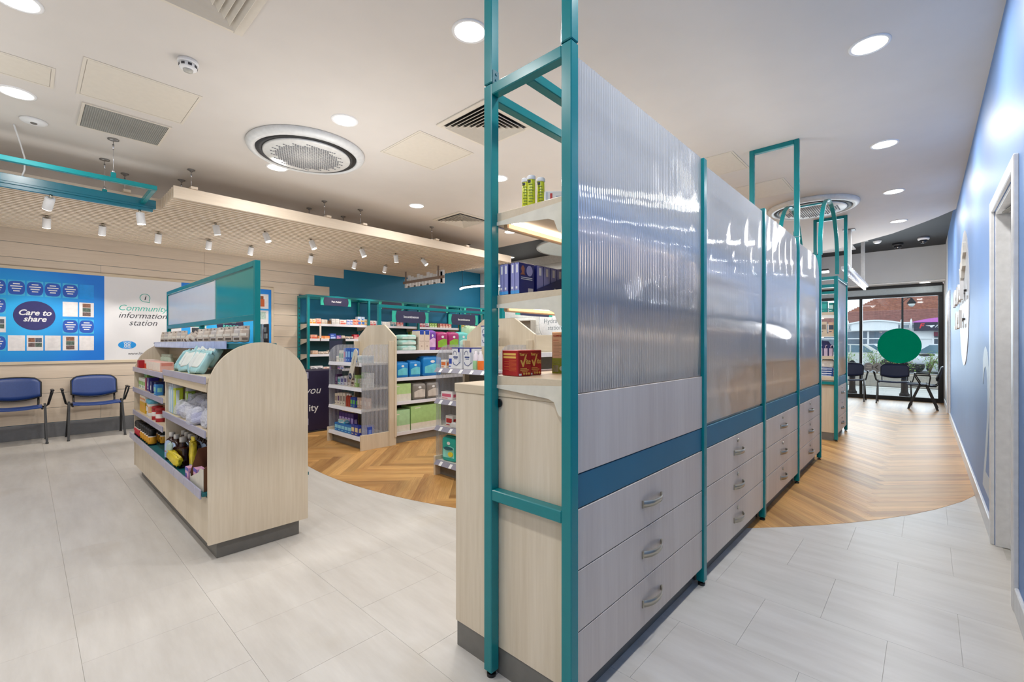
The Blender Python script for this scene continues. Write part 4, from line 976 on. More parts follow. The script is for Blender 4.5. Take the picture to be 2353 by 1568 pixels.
rowof('bottle', me, [(-5.36+.062*i, .90, 1.0085) for i in range(6)], 'pale green bottle from the far arch, back row of the upper tier', 'bottle', 'pale green bottles')
# right bay: aqua packs above, clear bags below
AQ, AQ2 = M('a6d3d6', .25, 0, .1, 14), M('e2e8e4', .35, 0, .06, 14)
for k in range(9):
    t = thing('pad_pack', (-3.98+.13*(k % 5)+.06*(k//5), .745+.075*(k//5), 1.036), ['first', 'second', 'third', 'fourth', 'fifth'][k % 5]+' aqua and white pack counted from the bay post, '+('front' if k < 5 else 'raised back')+' row', 'pack', 'aqua and white packs on the upper tray')
    obj('body', MB().pillow(.155, .05, .145, (0, 0, .075), 0, .27, 22, 12, .16, k, None), AQ, t)
    obj('label', MB().pillow(.125, .014, .10, (0, -.021, .085), 0, .22, 18, 10, .14, k+20), AQ2, t)
    obj('end_seal', MB().pillow(.14, .012, .035, (0, 0, .150), 0, .45, 12, 5, .2, k+40), AQ, t)
    t.rotation_euler = (R(-28), R(8*((k*3) % 5-2)), R(6*((k*2) % 5-2)))
    if k >= 5: t.location.z += .055
LAV = M('a9ade2', .35, 0, .1, 18)
for k in range(10):
    x = -3.72+.15*(k % 5); y = .74+.08*(k//5)
    t = thing('clear_bag', (x, y, .734+.0+.045*(k//5)), ['first', 'second', 'third', 'fourth', 'fifth'][k % 5]+' crinkled clear bag with lavender contents from the upright packs, '+('front' if k < 5 else 'back')+' row', 'bag', 'clear bags on the lower tray')
    obj('contents', MB().pillow(.10, .06, .065, (0, 0, .042), 0, .45, 14, 8, .4, k), LAV if k % 3 != 1 else M('c9c9d2', .35), t)
    obj('film', MB().pillow(.165, .09, .105, (0, 0, .054), 0, .5, 20, 9, .30, k+60, None, False), FILM, t)
    t.rotation_euler = (R(-12), R(10*((k*2) % 3-1)), R(25*((k*3) % 5-2)))
for k, (x, c, l) in enumerate(((-4.03, 'b9d0dc', 'tall clear pack of pale blue strips at the end of the lower tray'), (-3.955, '9cc0d8', 'tall clear pack of blue strips, second from the bay post'), (-3.88, 'b6c22e', 'tall lime green pack beside the blue strips'), (-3.78, '8fae3c', 'lime and teal pack behind the clear bags'))):
    t = thing('upright_pack', (x, .735+.05*(k > 2), .7325), l, 'pack')
    obj('body', carton(.062, .05, .19 if k < 3 else .17, .006, front=[(.35, .05, .65, .9, 1)], side=[(.1, .05, .5, .9, 1)]), [M(c, .3), M('dfe8ea', .35)], t)
    obj('film', MB().pillow(.068, .055, .04, (0, 0, .20 if k < 3 else .18), 0, .5, 12, 5, .3, k), FILM, t)
for k in range(4):
    simple('carton', -3.62+.17*k, .90, .7325, .16, .07, .15, M('7d9a2c', .4), M('14605c', .4), ['first', 'second', 'third', 'fourth'][k]+' dark green and lime carton along the back of the lower tray', 'medicine box', grp='green cartons at the back', front=[(0, 0, 1, .45, 1)])
# ------------------------------------------------------------ chairs
def chair(shell, frame, label, grp, loc, rz):
    t = thing('armchair', loc, label, 'chair', grp, rz)
    def seat(u, v):
        x = -.17+.40*u; y = (v-.5)*.46
        return (x, y, .455-.018*math.cos(PI*(v-.5))-.03*max(0, u-.75)**1.0*1.2-(.02*(1-u) if u < .3 else 0))
    obj('seat', MB().sheet(seat, 8, 10, (0, 0, .014)), shell, t)
    def back(u, v):
        y = (u-.5)*.455; q = abs(2*u-1)
        zb = .51+.045*q**2; zt = .80-.022*q**2-(.045*max(0, q-.82)/.18 if q > .82 else 0)
        return (-.185-.035*(1-q*q)-.06*v, y, zb+(zt-zb)*v)
    obj('backrest', MB().sheet(back, 16, 5, (.012, 0, 0)), shell, t)
    b = obj('back_edge', MB().tube([Vector(back(i/16, 0))+Vector((.006, 0, 0)) for i in range(17)]+[Vector(back(1, v/4))+Vector((.006, 0, 0)) for v in range(1, 5)]+[Vector(back(1-i/16, 1))+Vector((.006, 0, 0)) for i in range(1, 17)]+[Vector(back(0, 1-v/4))+Vector((.006, 0, 0)) for v in range(1, 4)], .009, 6, closed=True), BLK, t)
    for s in (-1, 1):
        for x in (.205, -.195):
            l = obj('leg', MB().tube([(x, s*.272, .012), (x*.18, s*.258, .47)], .012, rect=(.011, .017), up=(0, 1, 0)), frame, t)
            obj('foot', MB().box((x-.02, s*.272-.014, 0), (x+.02, s*.272+.014, .014), 0, .003), BLK, l)
        obj('side_rail', MB().tube([(-.18, s*.232, .435), (.19, s*.232, .432)], .011, 8), frame, t)
        obj('back_support', MB().tube([(-.17, s*.20, .435), (-.205, s*.205, .47), (-.215, s*.205, .60)], .011, 8), frame, t)
        obj('armrest', MB().tube([(.02, s*.262, .445), (-.08, s*.285, .45), (-.10, s*.315, .60), (-.085, s*.322, .635), (.10, s*.322, .640), (.115, s*.320, .615), (.04, s*.288, .465)], .010, 8).box((-.09, s*.322-.018, .632), (.115, s*.322+.018, .652), 0, .008), BLK, t)
    obj('cross_bar', MB().tube([(.02, -.25, .44), (.02, .25, .44)], .011, 8), frame, t)
    return t
chair(CHAIRB, BLK, 'blue plastic armchair with black legs against the boarded wall, wholly in view', 'blue chairs along the boarded wall', (-8.16, .647, 0), 0)
chair(CHAIRB, BLK, 'blue plastic armchair cut off by the picture edge', 'blue chairs along the boarded wall', (-8.16, -.085, 0), 0)
chair(CHAIRB, BLK, 'blue plastic armchair almost hidden behind the arched gondola', 'blue chairs along the boarded wall', (-8.16, 1.40, 0), 0)
chair(CHAIRN, BLK, 'navy armchair before the shop window, half behind the aisle unit', 'navy chairs by the shop window', (-1.27, 12.25, 0), R(-90))
chair(CHAIRN, BLK, 'navy armchair facing the room under the green window disc', 'navy chairs by the shop window', (-.52, 12.2, 0), R(-90))
chair(CHAIRN, BLK, 'navy armchair seen from the side, its back to the far doors', 'navy chairs by the shop window', (-.07, 11.62, 0), R(180))

# ------------------------------------------------------------ community board on the wall
bd = thing('community_board', (-8.46, .9, 1.6), 'long wall board with two blue panels and a white information panel', 'notice board')
def Bp(x, y, z): return (x+8.46, y-.9, z-1.6)
def bx(name, y0, y1, z0, z1, x0, x1, mt, parent=None, lab=None, c=0.): return obj(name, MB().box(Bp(x0, y0, z0), Bp(x1, y1, z1), 0, c), mt, parent or bd, lab)
def grad_blue():
    m = bpy.data.materials.new('printed_blue'); m.use_nodes = True; nt = m.node_tree; b = nt.nodes['Principled BSDF']; L = nt.links.new
    tc = nt.nodes.new('ShaderNodeTexCoord'); gr = nt.nodes.new('ShaderNodeTexGradient'); gr.gradient_type = 'SPHERICAL'
    mp = nt.nodes.new('ShaderNodeMapping'); mp.inputs['Scale'].default_value = (1, .95, 1.3); L(tc.outputs['Object'], mp.inputs[0]); L(mp.outputs[0], gr.inputs[0])
    r = nt.nodes.new('ShaderNodeValToRGB'); r.color_ramp.elements[0].color = (*lin('0b74d6'), 1); r.color_ramp.elements[1].color = (*lin('22b4f6'), 1); r.color_ramp.elements[1].position = .8
    L(gr.outputs['Color'], r.inputs[0]); L(r.outputs[0], b.inputs['Base Color']); b.inputs['Roughness'].default_value = .45; return m
PBL = grad_blue()
def panel(y0, y1, mt, name):
    yc = (y0+y1)/2
    return obj(name, MB().box((0, y0-yc, -.586), (.012, y1-yc, .586)), mt, bd, loc=(.0, yc-.9, -.014))
panel(-1.2, .755, PBL, 'blue_panel'); panel(.755, 1.638, M('dcdcdf', .5, 0, .006), 'white_panel'); panel(1.638, 2.93, PBL, 'blue_panel')
for y0, y1, z0, z1 in ((-1.24, 2.97, 2.172, 2.21), (-1.24, 2.97, .962, 1.0), (2.93, 2.97, 1.0, 2.172), (-1.24, -1.2, 1.0, 2.172)):
    bx('frame', y0, y1, z0, z1, -8.46, -8.44, WLAMY, c=.002)
CB, CYN, CW, CT = M('2455b8', .4), M('45b8e6', .4), M('e6e3e4', .45), M('cfcfd4', .5)
PH = [M(c, .5, 0, .5, 60) for c in ('6d5a58', '52645a', '8a5f4a', '5b616e')]
def card(y, z, kind, w=.146, h=.196):
    x1 = -8.4455
    if kind == 'b':
        c = bx('card', y-w/2, y+w/2, z-h/2, z+h/2, -8.449, x1, CYN)
        f = [(y-.9+w/2*math.copysign(abs(math.cos(a))**.45, math.cos(a)), z-1.6+h*.44*math.copysign(abs(math.sin(a))**.8, math.sin(a))) for a in [2*PI*i/28 for i in range(28)]]
        obj('print', MB().ext(f, 'x', x1+8.46, x1+8.4606), CB, c)
        q = MB()
        for k, ww in enumerate((.030, .052, .040, .028)): q.box(Bp(x1+.0005, y-ww, z+.045-.03*k), Bp(x1+.0015, y+ww, z+.058-.03*k))
        obj('print', q, WHITE, c)
    elif kind == 'e': c = bx('card', y-w/2, y+w/2, z-h/2, z+h/2, -8.449, x1, M('1b90e6', .2), lab='empty clear card pocket')
    else:
        c = bx('card', y-w/2, y+w/2, z-h/2, z+h/2, -8.449, x1, CW)
        q = MB()
        if kind == 't':
            for k in range(8): q.box(Bp(x1-.0002, y-.045, z+.06-.017*k), Bp(x1+.0006, y+.02+.02*((k*3) % 2), z+.062-.017*k))
            obj('print', q, CT, c)
        if kind == 'p4':
            for i in (0, 1):
                for j in (0, 1): obj('photo', MB().box(Bp(x1-.0002, y-.06+.062*i, z-.05+.062*j), Bp(x1+.0008, y-.002+.062*i, z+.004+.062*j)), PH[i+2*j], c)
        if kind == 'p3':
            for j in range(3): obj('photo', MB().box(Bp(x1-.0002, y-.04, z-.085+.058*j), Bp(x1+.0008, y+.04, z-.032+.058*j)), PH[j], c)
        if kind == 'q':
            q.box(Bp(x1-.0002, y-.045, z+.055), Bp(x1+.0006, y+.045, z+.057)); obj('print', q, CT, c)
CY_ = [-.232, -.070, .0915, .252, .4155, .575]
for k, kd in enumerate('bbbbbe'): card(CY_[k], 1.935, kd)
for k, kd in enumerate(('b', 't', 'p4', 't', 'p3', 'q')): card(CY_[k], 1.237, kd)
card(CY_[4], 1.69, 't'); card(CY_[5], 1.69, 'p3'); card(CY_[4], 1.462, 'b'); card(CY_[5], 1.462, 'b'); card(CY_[0], 1.70, 'b'); card(CY_[0], 1.468, 'p4')
card(-.394, 1.935, 'b'); card(-.394, 1.70, 'b'); card(-.394, 1.468, 't'); card(-.394, 1.237, 'b')
OV = M('2c2a6c', .45)
o_ = obj('disc', oval(MB(), 'x', (.088-.9, 1.59-1.6), .188, .188, .010, .0135, 0, 40), OV, bd)
for s, z in (('Care to', 1.625), ('share', 1.545)): text(s, .098, WHITE, o_, (.0145, .088-.9, z-1.6), '+x', .28, .025, sx=.95)
INK, TQ = M('2a2d38', .5), M('2fae9f', .5)
for s, z, mt in (('Community', 1.742, TQ), ('information', 1.635, INK), ('station', 1.53, INK)): text(s, .118, mt, bd, (.0135, 1.178-.9, z-1.6), '+x', .30, -.003)
obj('speech_bubble', MB().tube([(.0135, 1.20-.9+.058*math.cos(R(a)), 1.90-1.6+.058*math.sin(R(a))) for a in range(-30, 290, 16)]+[(.0135, 1.255-.9, 1.835-1.6)], .004, 6, closed=True), TQ, bd)
text('i', .095, INK, bd, (.0135, 1.20-.9, 1.90-1.6), '+x', .2, .02)
lg = obj('logo', oval(MB(), 'x', (1.0-.9, 1.211-1.6), .10, .058, .011, .0135, 0, 32), M('1a8fdc', .4), bd)
em = MB()
for i in (-1, 1):
    for j in (-1, 1): em.tube([(.0142, .1+.019*i+.013*math.cos(2*PI*k/14), -.389+.017*j+.013*math.sin(2*PI*k/14)) for k in range(14)], .0042, 6, closed=True)
em.box((.0135, .055, -.389+.040), (.0146, .145, -.389+.045)).box((.0135, .055, -.389-.045), (.0146, .145, -.389-.040))
obj('emblem', em, WHITE, lg)
for z in (1.235, 1.19):
    obj('icon', MB().tube([(.0135, 1.315-.9+.011*math.cos(2*PI*k/14), z-1.6+.011*math.sin(2*PI*k/14)) for k in range(14)], .003, 6, closed=True), INK, bd)
    obj('print', MB().box(Bp(-8.448, 1.345, z-.003), Bp(-8.4465, 1.45, z+.002)), M('9a9aa2', .5), bd)
text('www.linc', .05, INK, bd, (.0135, 1.10-.9, 1.086-1.6), '+x', .2)
o_ = obj('disc', oval(MB(), 'x', (2.30-.9, 1.552-1.6), .195, .195, .010, .0135, 0, 40), M('1f1c46', .45), bd)
for s, z in (('your', 1.60), ('space', 1.515)): text(s, .105, M('58d6c6', .5), o_, (.0145, 2.30-.9, z-1.6), '+x', .22, .012)
for y, z, kd in ((1.86, 1.95, 'a'), (1.86, 1.48, 'a'), (1.86, 1.20, 'a'), (2.78, 1.96, 'o'), (2.78, 1.68, 'g'), (2.78, 1.40, 'd'), (2.78, 1.16, 'd')):
    c = bx('poster', y-.105, y+.105, z-.125, z+.125, -8.449, -8.4455, CW)
    if kd == 'a': bx('print', y-.09, y+.09, z+.01, z+.11, -8.446, -8.445, M('35c6c0', .4), c); bx('print', y-.09, y+.09, z-.10, z+.0, -8.446, -8.445, M('33353c', .5, 0, .4, 40), c)
    if kd == 'o': bx('print', y-.04, y+.04, z-.09, z+.04, -8.446, -8.445, M('c9602c', .5), c); bx('print', y-.025, y+.025, z+.04, z+.09, -8.446, -8.445, M('8f5030', .5), c)
    if kd == 'g': bx('print', y-.08, y+.06, z-.03, z+.10, -8.446, -8.445, M('b9cfc4', .5, 0, .3, 40), c)
    if kd == 'd': bx('print', y-.06, y+.03, z-.09, z+.08, -8.446, -8.445, M('6a5a66', .5, 0, .4, 40), c)

# ------------------------------------------------------------ teal wall shelving
ws = thing('wall_shelving', (-8.23, 5.6, 0), 'teal framed wall shelving with white shelf edges along the teal wall', 'shelving unit')
def S(x, y, z): return (x+8.23, y-5.6, z)
def sb(name, a, b, mt, c=.002, parent=None): return obj(name, MB().box(S(*a), S(*b), 0, c), mt, parent or ws)
BY = [3.375, 4.545, 5.715, 6.885, 7.905]
for y in BY:
    sb('post', (-8.05, y, 0), (-8.01, y+.04, 2.06), TEAL)
    u = MB().box(S(-8.455, y, 0), S(-8.415, y+.04, 2.06), 0, .002)
    for k in range(24): u.box(S(-8.4152, y+.014, .25+.07*k), S(-8.4145, y+.026, .28+.07*k), 1)
    obj('upright', u, [TEAL, BLK], ws)
    sb('rail', (-8.415, y, 2.06), (-8.05, y+.04, 2.10), TEAL)
for x in (-8.05, -8.455): sb('rail', (x, 3.375, 2.06), (x+.04, 7.945, 2.10), TEAL)
SHZ = [1.585, 1.315, 1.035, .755, .475, .20]
for b in range(4):
    y0, y1 = BY[b]+.042, BY[b+1]-.002
    sb('back_panel', (-8.458, y0, .1), (-8.450, y1, 1.62), M('0e5560', .5), 0)
    for z in SHZ:
        if b > 1 and z < 1.2: continue
        s = sb('shelf', (-8.44, y0, z-.025), (-8.065, y1, z), M('d9c9b8', .5))
        sb('price_rail', (-8.064, y0, z-.038), (-8.055, y1, z+.006), LIPW, .001, s)
        for y in (y0, y1-.003): obj('bracket', MB().ext([(-8.44+8.23, z-.11), (-8.06+8.23, z-.04), (-8.06+8.23, z-.026), (-8.44+8.23, z-.026)], 'y', y-5.6, y-5.597), M('d9cfc0', .5), s)
sb('base', (-8.45, 3.42, 0), (-8.08, 7.9, .1), GREYP)
def hang_sign(parent, y0, y1, z0, z1, x, txt, off):
    yc, zc, hy, hz = (y0+y1)/2, (z0+z1)/2, (y1-y0)/2, (z1-z0)/2
    o = obj('sign_board', MB().box((x+off[0]-.004, y0+off[1], z0+off[2]), (x+off[0]+.004, y1+off[1], z1+off[2]), 0, .002), MINT, parent)
    e = hy*.76; q = [(yc+off[1]-e+.0, zc+off[2]-hz-.004)]+[(yc+off[1]+e+hy*.06*math.sin(PI*i/8), zc+off[2]-hz-.004+(2*hz+.008)*i/8) for i in range(9)]+[(yc+off[1]-e-hy*.06*math.sin(PI*i/8), zc+off[2]+hz+.004-(2*hz+.008)*i/8) for i in range(8)]
    obj('sign_face', MB().ext(q, 'x', x+off[0]+.004, x+off[0]+.009), NAVY2, o)
    if txt: text(txt, hz*.62, WHITE, o, (x+off[0]+.0095, yc+off[1], zc+off[2]), '+x', 0, .015)
    return o
for y0, txt in ((3.60, 'Pain Relief'), (4.77, ''), (5.94, ''), (7.0, '')): hang_sign(ws, y0, y0+.58, 1.925, 2.065, -8.0, txt, (8.23, -5.6, 0))
# packs on the wall shelves
def shelf_run(z, y, specs, where):
    x = -8.19
    for (n, w, h, d, c, c2, word, st) in specs:
        me = carton(w-.004, d, h, .0015, front=[(.08, .08, .92, .42, 1), (.1, .6, .6, .75, 1)], side=[(.1, .1, .8, .45, 1)]).mesh('carton', [M(c, .5), M(c2, .45)])
        for i in range(n):
            for s_ in range(st):
                o = link('carton', me, None, (x+.09-d/2+.0, y+w/2, z+.0005+s_*(h+.0005)), R(90))
                tag(o, ('%s %s carton on the %s' % (ORD[i], word, where) if n > 1 else '%s carton on the %s' % (word, where)) if st == 1 else '%s %s carton, %s layer, %s' % (ORD[i], word, ('lower', 'upper')[s_], where), 'medicine box', '%s cartons, %s' % (word, where))
            y += w
        y += .008
T1 = 'top shelf of the Pain Relief bay'
shelf_run(1.585, 3.44, [(2, .06, .09, .08, 'e8d8c4', 'e8a23c', 'cream and orange', 1), (1, .09, .10, .08, 'e6b8a8', 'd96a4a', 'salmon', 1), (2, .055, .085, .08, 'e4ded6', 'c8b49a', 'plain cream', 1), (2, .03, .07, .06, '6a4a38', 'a07848', 'small brown', 1),
                        (2, .075, .105, .10, 'e9e7e4', 'd4d0cc', 'plain white', 1), (1, .13, .095, .10, 'e8e4e0', 'd06a5a', 'white and coral', 1), (2, .06, .05, .10, 'd8d8e8', '3a62c0', 'white and blue', 2), (2, .07, .055, .10, 'e4b49c', 'd0543c', 'coral and white', 2), (2, .075, .06, .10, 'eae2d2', 'e8b050', 'white and amber', 2)], T1)
shelf_run(1.585, 4.37, [(2, .075, .165, .10, 'c4d8ee', '3a78c8', 'tall pale blue', 1)], T1)
shelf_run(1.585, 4.63, [(2, .07, .10, .09, 'e6dcda', 'c85a5a', 'white and red', 1), (2, .06, .095, .09, 'bcd2ea', '4a88cc', 'light blue', 1), (2, .09, .09, .09, 'eceae8', 'd8d4d0', 'wide white', 1), (2, .07, .10, .09, 'd9d6d2', '3e7c8c', 'white and slate', 1), (2, .08, .11, .09, 'd0585a', 'e8c8c4', 'red and pink', 1)], 'top wall shelf of the second bay')
shelf_run(1.585, 5.80, [(2, .08, .11, .09, 'e2c6c8', 'c04a56', 'pink and white', 1), (1, .10, .10, .09, 'd8d8e0', '8a4a62', 'white and plum', 1), (3, .07, .10, .09, '8cb04a', 'd8e4b0', 'green', 1), (1, .06, .10, .09, '7a4a34', 'b08050', 'brown', 1), (4, .085, .10, .09, 'c8685c', 'f0d8c8', 'red and cream', 1)], 'top wall shelf of the third bay')
shelf_run(1.585, 6.97, [(2, .07, .11, .09, '9aa85a', 'd8a060', 'olive', 1), (2, .07, .11, .09, 'd8d8d0', '5a7a5a', 'white and green', 1), (3, .075, .075, .09, 'c85a62', 'e8d0d0', 'rose red', 1), (3, .07, .07, .09, '8a90a0', 'c0c4cc', 'grey', 1)], 'top wall shelf of the last bay')
T2 = 'second shelf of the Pain Relief bay'
shelf_run(1.315, 3.47, [(1, .12, .075, .10, 'e8b49c', 'd85a3a', 'salmon and orange', 1), (2, .11, .055, .10, 'e88a4a', 'f0c090', 'orange', 1), (1, .11, .10, .09, '3458b8', 'a8c0e8', 'bright blue', 1), (1, .09, .07, .09, '6a58b0', 'e0a0b8', 'violet', 1), (1, .07, .065, .09, 'e4d4c4', 'a09080', 'beige', 1), (2, .08, .05, .09, 'd8c4b4', '4a4a52', 'tan and grey', 1), (1, .11, .09, .09, 'b8283a', 'e8b0b0', 'crimson', 1), (2, .06, .055, .09, 'e0d8d0', '3a3a40', 'white and black', 1)], T2)
shelf_run(1.035, 3.50, [(1, .10, .07, .09, 'e2c8b4', 'c8a080', 'sandy', 1), (2, .09, .05, .09, 'dccfc2', '8a7a6a', 'pale tan', 1), (1, .10, .075, .09, 'c8bcb0', '4a4650', 'grey and tan', 1), (1, .11, .07, .09, 'dcc4b0', '6a5a50', 'light brown', 1)], 'third shelf of the Pain Relief bay')
shelf_run(.755, 3.47, [(2, .11, .07, .09, 'e4e4ea', '2a2c3a', 'white and dark dotted', 1), (1, .12, .05, .09, 'e0d4cc', 'c06a6a', 'cream and rose', 1), (2, .09, .045, .09, '6a5ab0', 'e06a8a', 'purple', 1), (1, .08, .05, .09, 'd8c8d8', '3a68c0', 'lilac and blue', 1)], 'fourth shelf of the Pain Relief bay')
shelf_run(1.315, 5.45, [(1, .12, .10, .10, 'e09a34', 'f0c060', 'big orange', 1), (1, .10, .17, .10, '5a7a28', 'a0b850', 'tall dark green', 1)], 'second wall shelf of the second bay')
t = thing('test_strip', (-8.05, 3.62, 1.35), 'pale ruler-like strip hanging before the first wall shelves', 'hanging strip')
obj('strip', MB().box((0, -.016, -.02), (.003, .016, .235), 0, .001), M('d6ccc2', .4), t); obj('tip', MB().box((0, -.006, -.07), (.004, .006, -.02)), M('5a3a34', .4), t)

# ------------------------------------------------------------ aisle gondolas with end displays
def _acr(nt, out):
    L = nt.links.new
    tc = nt.nodes.new('ShaderNodeTexCoord'); wv = nt.nodes.new('ShaderNodeTexWave'); wv.bands_direction = 'Y'; wv.inputs['Scale'].default_value = 19
    L(tc.outputs['Object'], wv.inputs['Vector'])
    r = nt.nodes.new('ShaderNodeValToRGB'); r.color_ramp.elements[0].position = .35; r.color_ramp.elements[1].position = .8
    r.color_ramp.elements[0].color = (.08, .08, .08, 1); r.color_ramp.elements[1].color = (.45, .45, .45, 1); L(wv.outputs['Fac'], r.inputs[0])
    t = nt.nodes.new('ShaderNodeBsdfTransparent'); t.inputs[0].default_value = (.93, .94, .95, 1)
    p = nt.nodes.new('ShaderNodeBsdfPrincipled'); p.inputs['Base Color'].default_value = (.62, .64, .70, 1); p.inputs['Roughness'].default_value = .15
    m = nt.nodes.new('ShaderNodeMixShader'); L(r.outputs[0], m.inputs[0]); L(t.outputs[0], m.inputs[1]); L(p.outputs[0], m.inputs[2]); L(m.outputs[0], out.inputs[0])
REED = MIXMAT('reeded_acrylic_sheet', _acr)
def end_display(cx, label, lipm, drop):
    t = thing('end_display', (cx, 2.85, 0), label, 'display stand', 'end displays on the timber floor')
    hexp = [(-.445, .10), (.445, .10), (.445, 1.312), (.20, 1.465), (-.20, 1.465), (-.445, 1.312)]
    obj('back_panel', MB().ext(hexp, 'y', .185, .208), WLAM, t)
    obj('grey_back', MB().box((-.395, .172, .11), (.395, .1845, 1.0)), M('79746c', .5), t)
    for s in (-1, 1):
        obj('stile', MB().box((s*.40, .115, 0), (s*.43, .21, 1.262), 0, .002), WLAM, t)
        obj('kick', MB().box((s*.40, -.25, 0), (s*.425, .114, .178), 0, .002), WLAM, t)
        prof = [(-.235, .178), (.114, .178), (.114, 1.22)]+[(-.085-.15*math.sin(R(a)), 1.07+.15*math.cos(R(a))) for a in range(0, 91, 15)]
        obj('side_panel', MB().ext(prof, 'x', s*.403, s*.409), REED, t)
    obj('plinth', MB().box((-.398, -.19, 0), (.398, .17, .10)), GREYP, t)
    for z in (1.002, .712, .463, .143):
        s = obj('shelf', MB().box((-.398, -.225, z-.025), (.398, .17, z), 0, .001), M('cfc8bd', .5), t)
        obj('price_rail', MB().ext([(-.226, z+.004), (-.236, z+.002), (-.245-drop, z-.036), (-.226, z-.040)], 'x', -.40, .40), lipm, s)
        if drop:
            for k in range(5): obj('ticket', MB().ext([(-.2375, z-.002), (-.249-drop*.86, z-.034), (-.2510-drop*.86, z-.034), (-.239, z-.002)], 'x', -.33+.14*k, -.295+.14*k), WHITE, s)
    return t
def aisle_gondola(cx, label, L=1.9):
    t = thing('gondola', (cx, 3.065+L/2, 0), label, 'shelving unit', 'white edged gondolas on the timber floor')
    h = L/2
    obj('spine', MB().box((-.02, -h, .1), (.02, h, 1.318), 0, .002), WLAMY, t)
    obj('plinth', MB().box((-.36, -h, 0), (.36, h, .10)), M('7d786f', .5), t)
    for y in (-h, 0, h-.02): obj('divider', MB().box((-.03, y, .1), (.03, y+.02, 1.30)), M('8a857c', .5), t)
    for s in (-1, 1):
        obj('grey_back', MB().box((s*.021, -h, .13), (s*.03, h, 1.10)), M('6f6a60', .5), t)
        for z in (1.142, .804, .508, .131):
            b = obj('shelf', MB().box((s*.03, -h, z-.025), (s*.375, h, z), 0, .001), M('d2ccc2', .5), t)
            obj('price_rail', MB().box((s*.375, -h, z-.036), (s*.383, h, z+.005), 0, .001), LIPW, b)
    f = thing('sign_frame', (cx, 3.065+h, 1.319), 'teal overhead bar with hanging signs above '+('the first' if cx < -4 else 'the second')+' aisle gondola', 'sign frame', 'overhead sign frames')
    for y in (-h+.0, h-.04): obj('post', MB().box((-.02, y, 0), (.02, y+.04, .375), 0, .002), TEAL, f)
    obj('bar', MB().box((-.02, -h, .375), (.02, h, .415), 0, .002), TEAL, f)
    for y0 in (3.27, 4.215): hang_sign(f, y0, y0+.585, 1.515, 1.665, cx+.006, 'Incontinence', (-cx, -(3.065+h), -1.319)); 
    for y0 in (3.42, 3.70, 4.36, 4.65): obj('clip', MB().box((-.003, y0-3.065-h, .342), (.003, y0+.012-3.065-h, .376)), MINT, f)
    return t
end_display(-5.17, 'end display with ribbed clear sides and a six-sided timber back, on the timber floor', LIPW, 0)
aisle_gondola(-5.17, 'white edged gondola of incontinence packs behind the first end display')
end_display(-2.98, 'end display with grey ticket rails, half hidden behind the nearest drawer cabinet', LIPG, .02)
aisle_gondola(-2.98, 'gondola behind the second end display, mostly hidden by the teal post')

def box_at(x, y, z, w, d, h, c, c2, label, rz=0., grp=None, cat='medicine box', pat=None):
    return simple('carton', x, y, z+.0005, w, d, h, M(c, .45), M(c2, .42), label, cat, rz, grp, pat)
# first end display
TL = 'on the first end display'
for k, (x, w, h, c, c2, l) in enumerate(((-5.50, .035, .07, 'e6e2dc', 'b8b4ae', 'small white carton at the ribbed side, top shelf '), (-5.42, .05, .14, 'd4d4d0', '8fb0a8', 'pale grey green carton, top shelf '), (-5.36, .05, .14, 'd4d4d0', '8fb0a8', 'second pale grey green carton, top shelf '), (-5.30, .04, .17, '8a9ad0', 'c890a8', 'lilac carton with pink foot, top shelf '), (-5.25, .045, .175, '3a6ac0', '9ac0e8', 'blue carton beside the lilac one, top shelf '), (-5.19, .06, .175, '2456b0', '7ab0e8', 'deep blue carton in the top shelf group '), (-5.11, .06, .17, '1f62b8', '8ac0e0', 'last deep blue carton, behind the leaflet, top shelf '))):
    box_at(x, 2.72, 1.002, w, .07, h, c, c2, l+TL)
for k in range(6): box_at(-5.0+.04*k, 2.74, 1.002, .037, .09, .085, 'cfd6da', 'a8b8c0', ORD[k]+' pale carton by the clear side, top shelf '+TL, 0, 'pale cartons on the top shelf '+TL)
for (x, w, h, c, c2, l) in ((-5.52, .05, .13, '4a2a52', '8a6a98', 'dark plum carton'), (-5.45, .07, .10, 'b8c8d0', '3a8a9a', 'white and teal carton'), (-5.37, .07, .11, 'c0c4d8', '5a5a98', 'lavender carton'), (-5.28, .06, .12, 'd4d0d4', '6a5a8a', 'pale carton with a violet band'), (-5.19, .06, .13, 'ccc4c0', 'a08a80', 'taupe carton behind the leaflet'), (-5.10, .07, .075, 'd8c8b8', '5a3a34', 'small beige and brown carton'), (-5.03, .05, .14, 'a8c878', 'e0e4d8', 'white and leaf green carton')):
    box_at(x, 2.72, .712, w, .07, h, c, c2, l+', second shelf '+TL)
box_at(-4.90, 2.76, .712, .17, .10, .05, 'e4e2dc', 'c8c4bc', 'long white carton at the base of a stack '+TL); box_at(-4.90, 2.76, .7635, .17, .10, .05, 'e4e2dc', 'd0ccc4', 'upper long white carton of that stack, second shelf '+TL)
box_at(-4.95, 2.77, .815, .05, .08, .07, '6ab83a', 'c8e0a8', 'bright green carton on the white stack '+TL); box_at(-4.86, 2.77, .815, .10, .08, .033, 'e2e0dc', 'c8c8c4', 'flat white carton on the white stack '+TL); box_at(-4.86, 2.77, .849, .10, .08, .03, 'e2e0dc', 'c8c8c4', 'topmost flat white carton of the stack '+TL)
for k, (x, h, c, c2, l) in enumerate(((-5.50, .14, 'dcd0c0', 'a89888', 'cream bottle shaped carton leaning'), (-5.43, .15, 'e2d6c6', '6a4a78', 'cream carton with a violet drop'), (-5.36, .155, 'e4dacb', '9a8a80', 'cream carton with a round seal'), (-5.29, .16, 'e4dacb', '9a8a80', 'cream carton with a round seal, the farther one'))):
    box_at(x, 2.70, .463, .055, .06, h, c, c2, l+', third shelf '+TL, R(8 if k == 0 else 0))
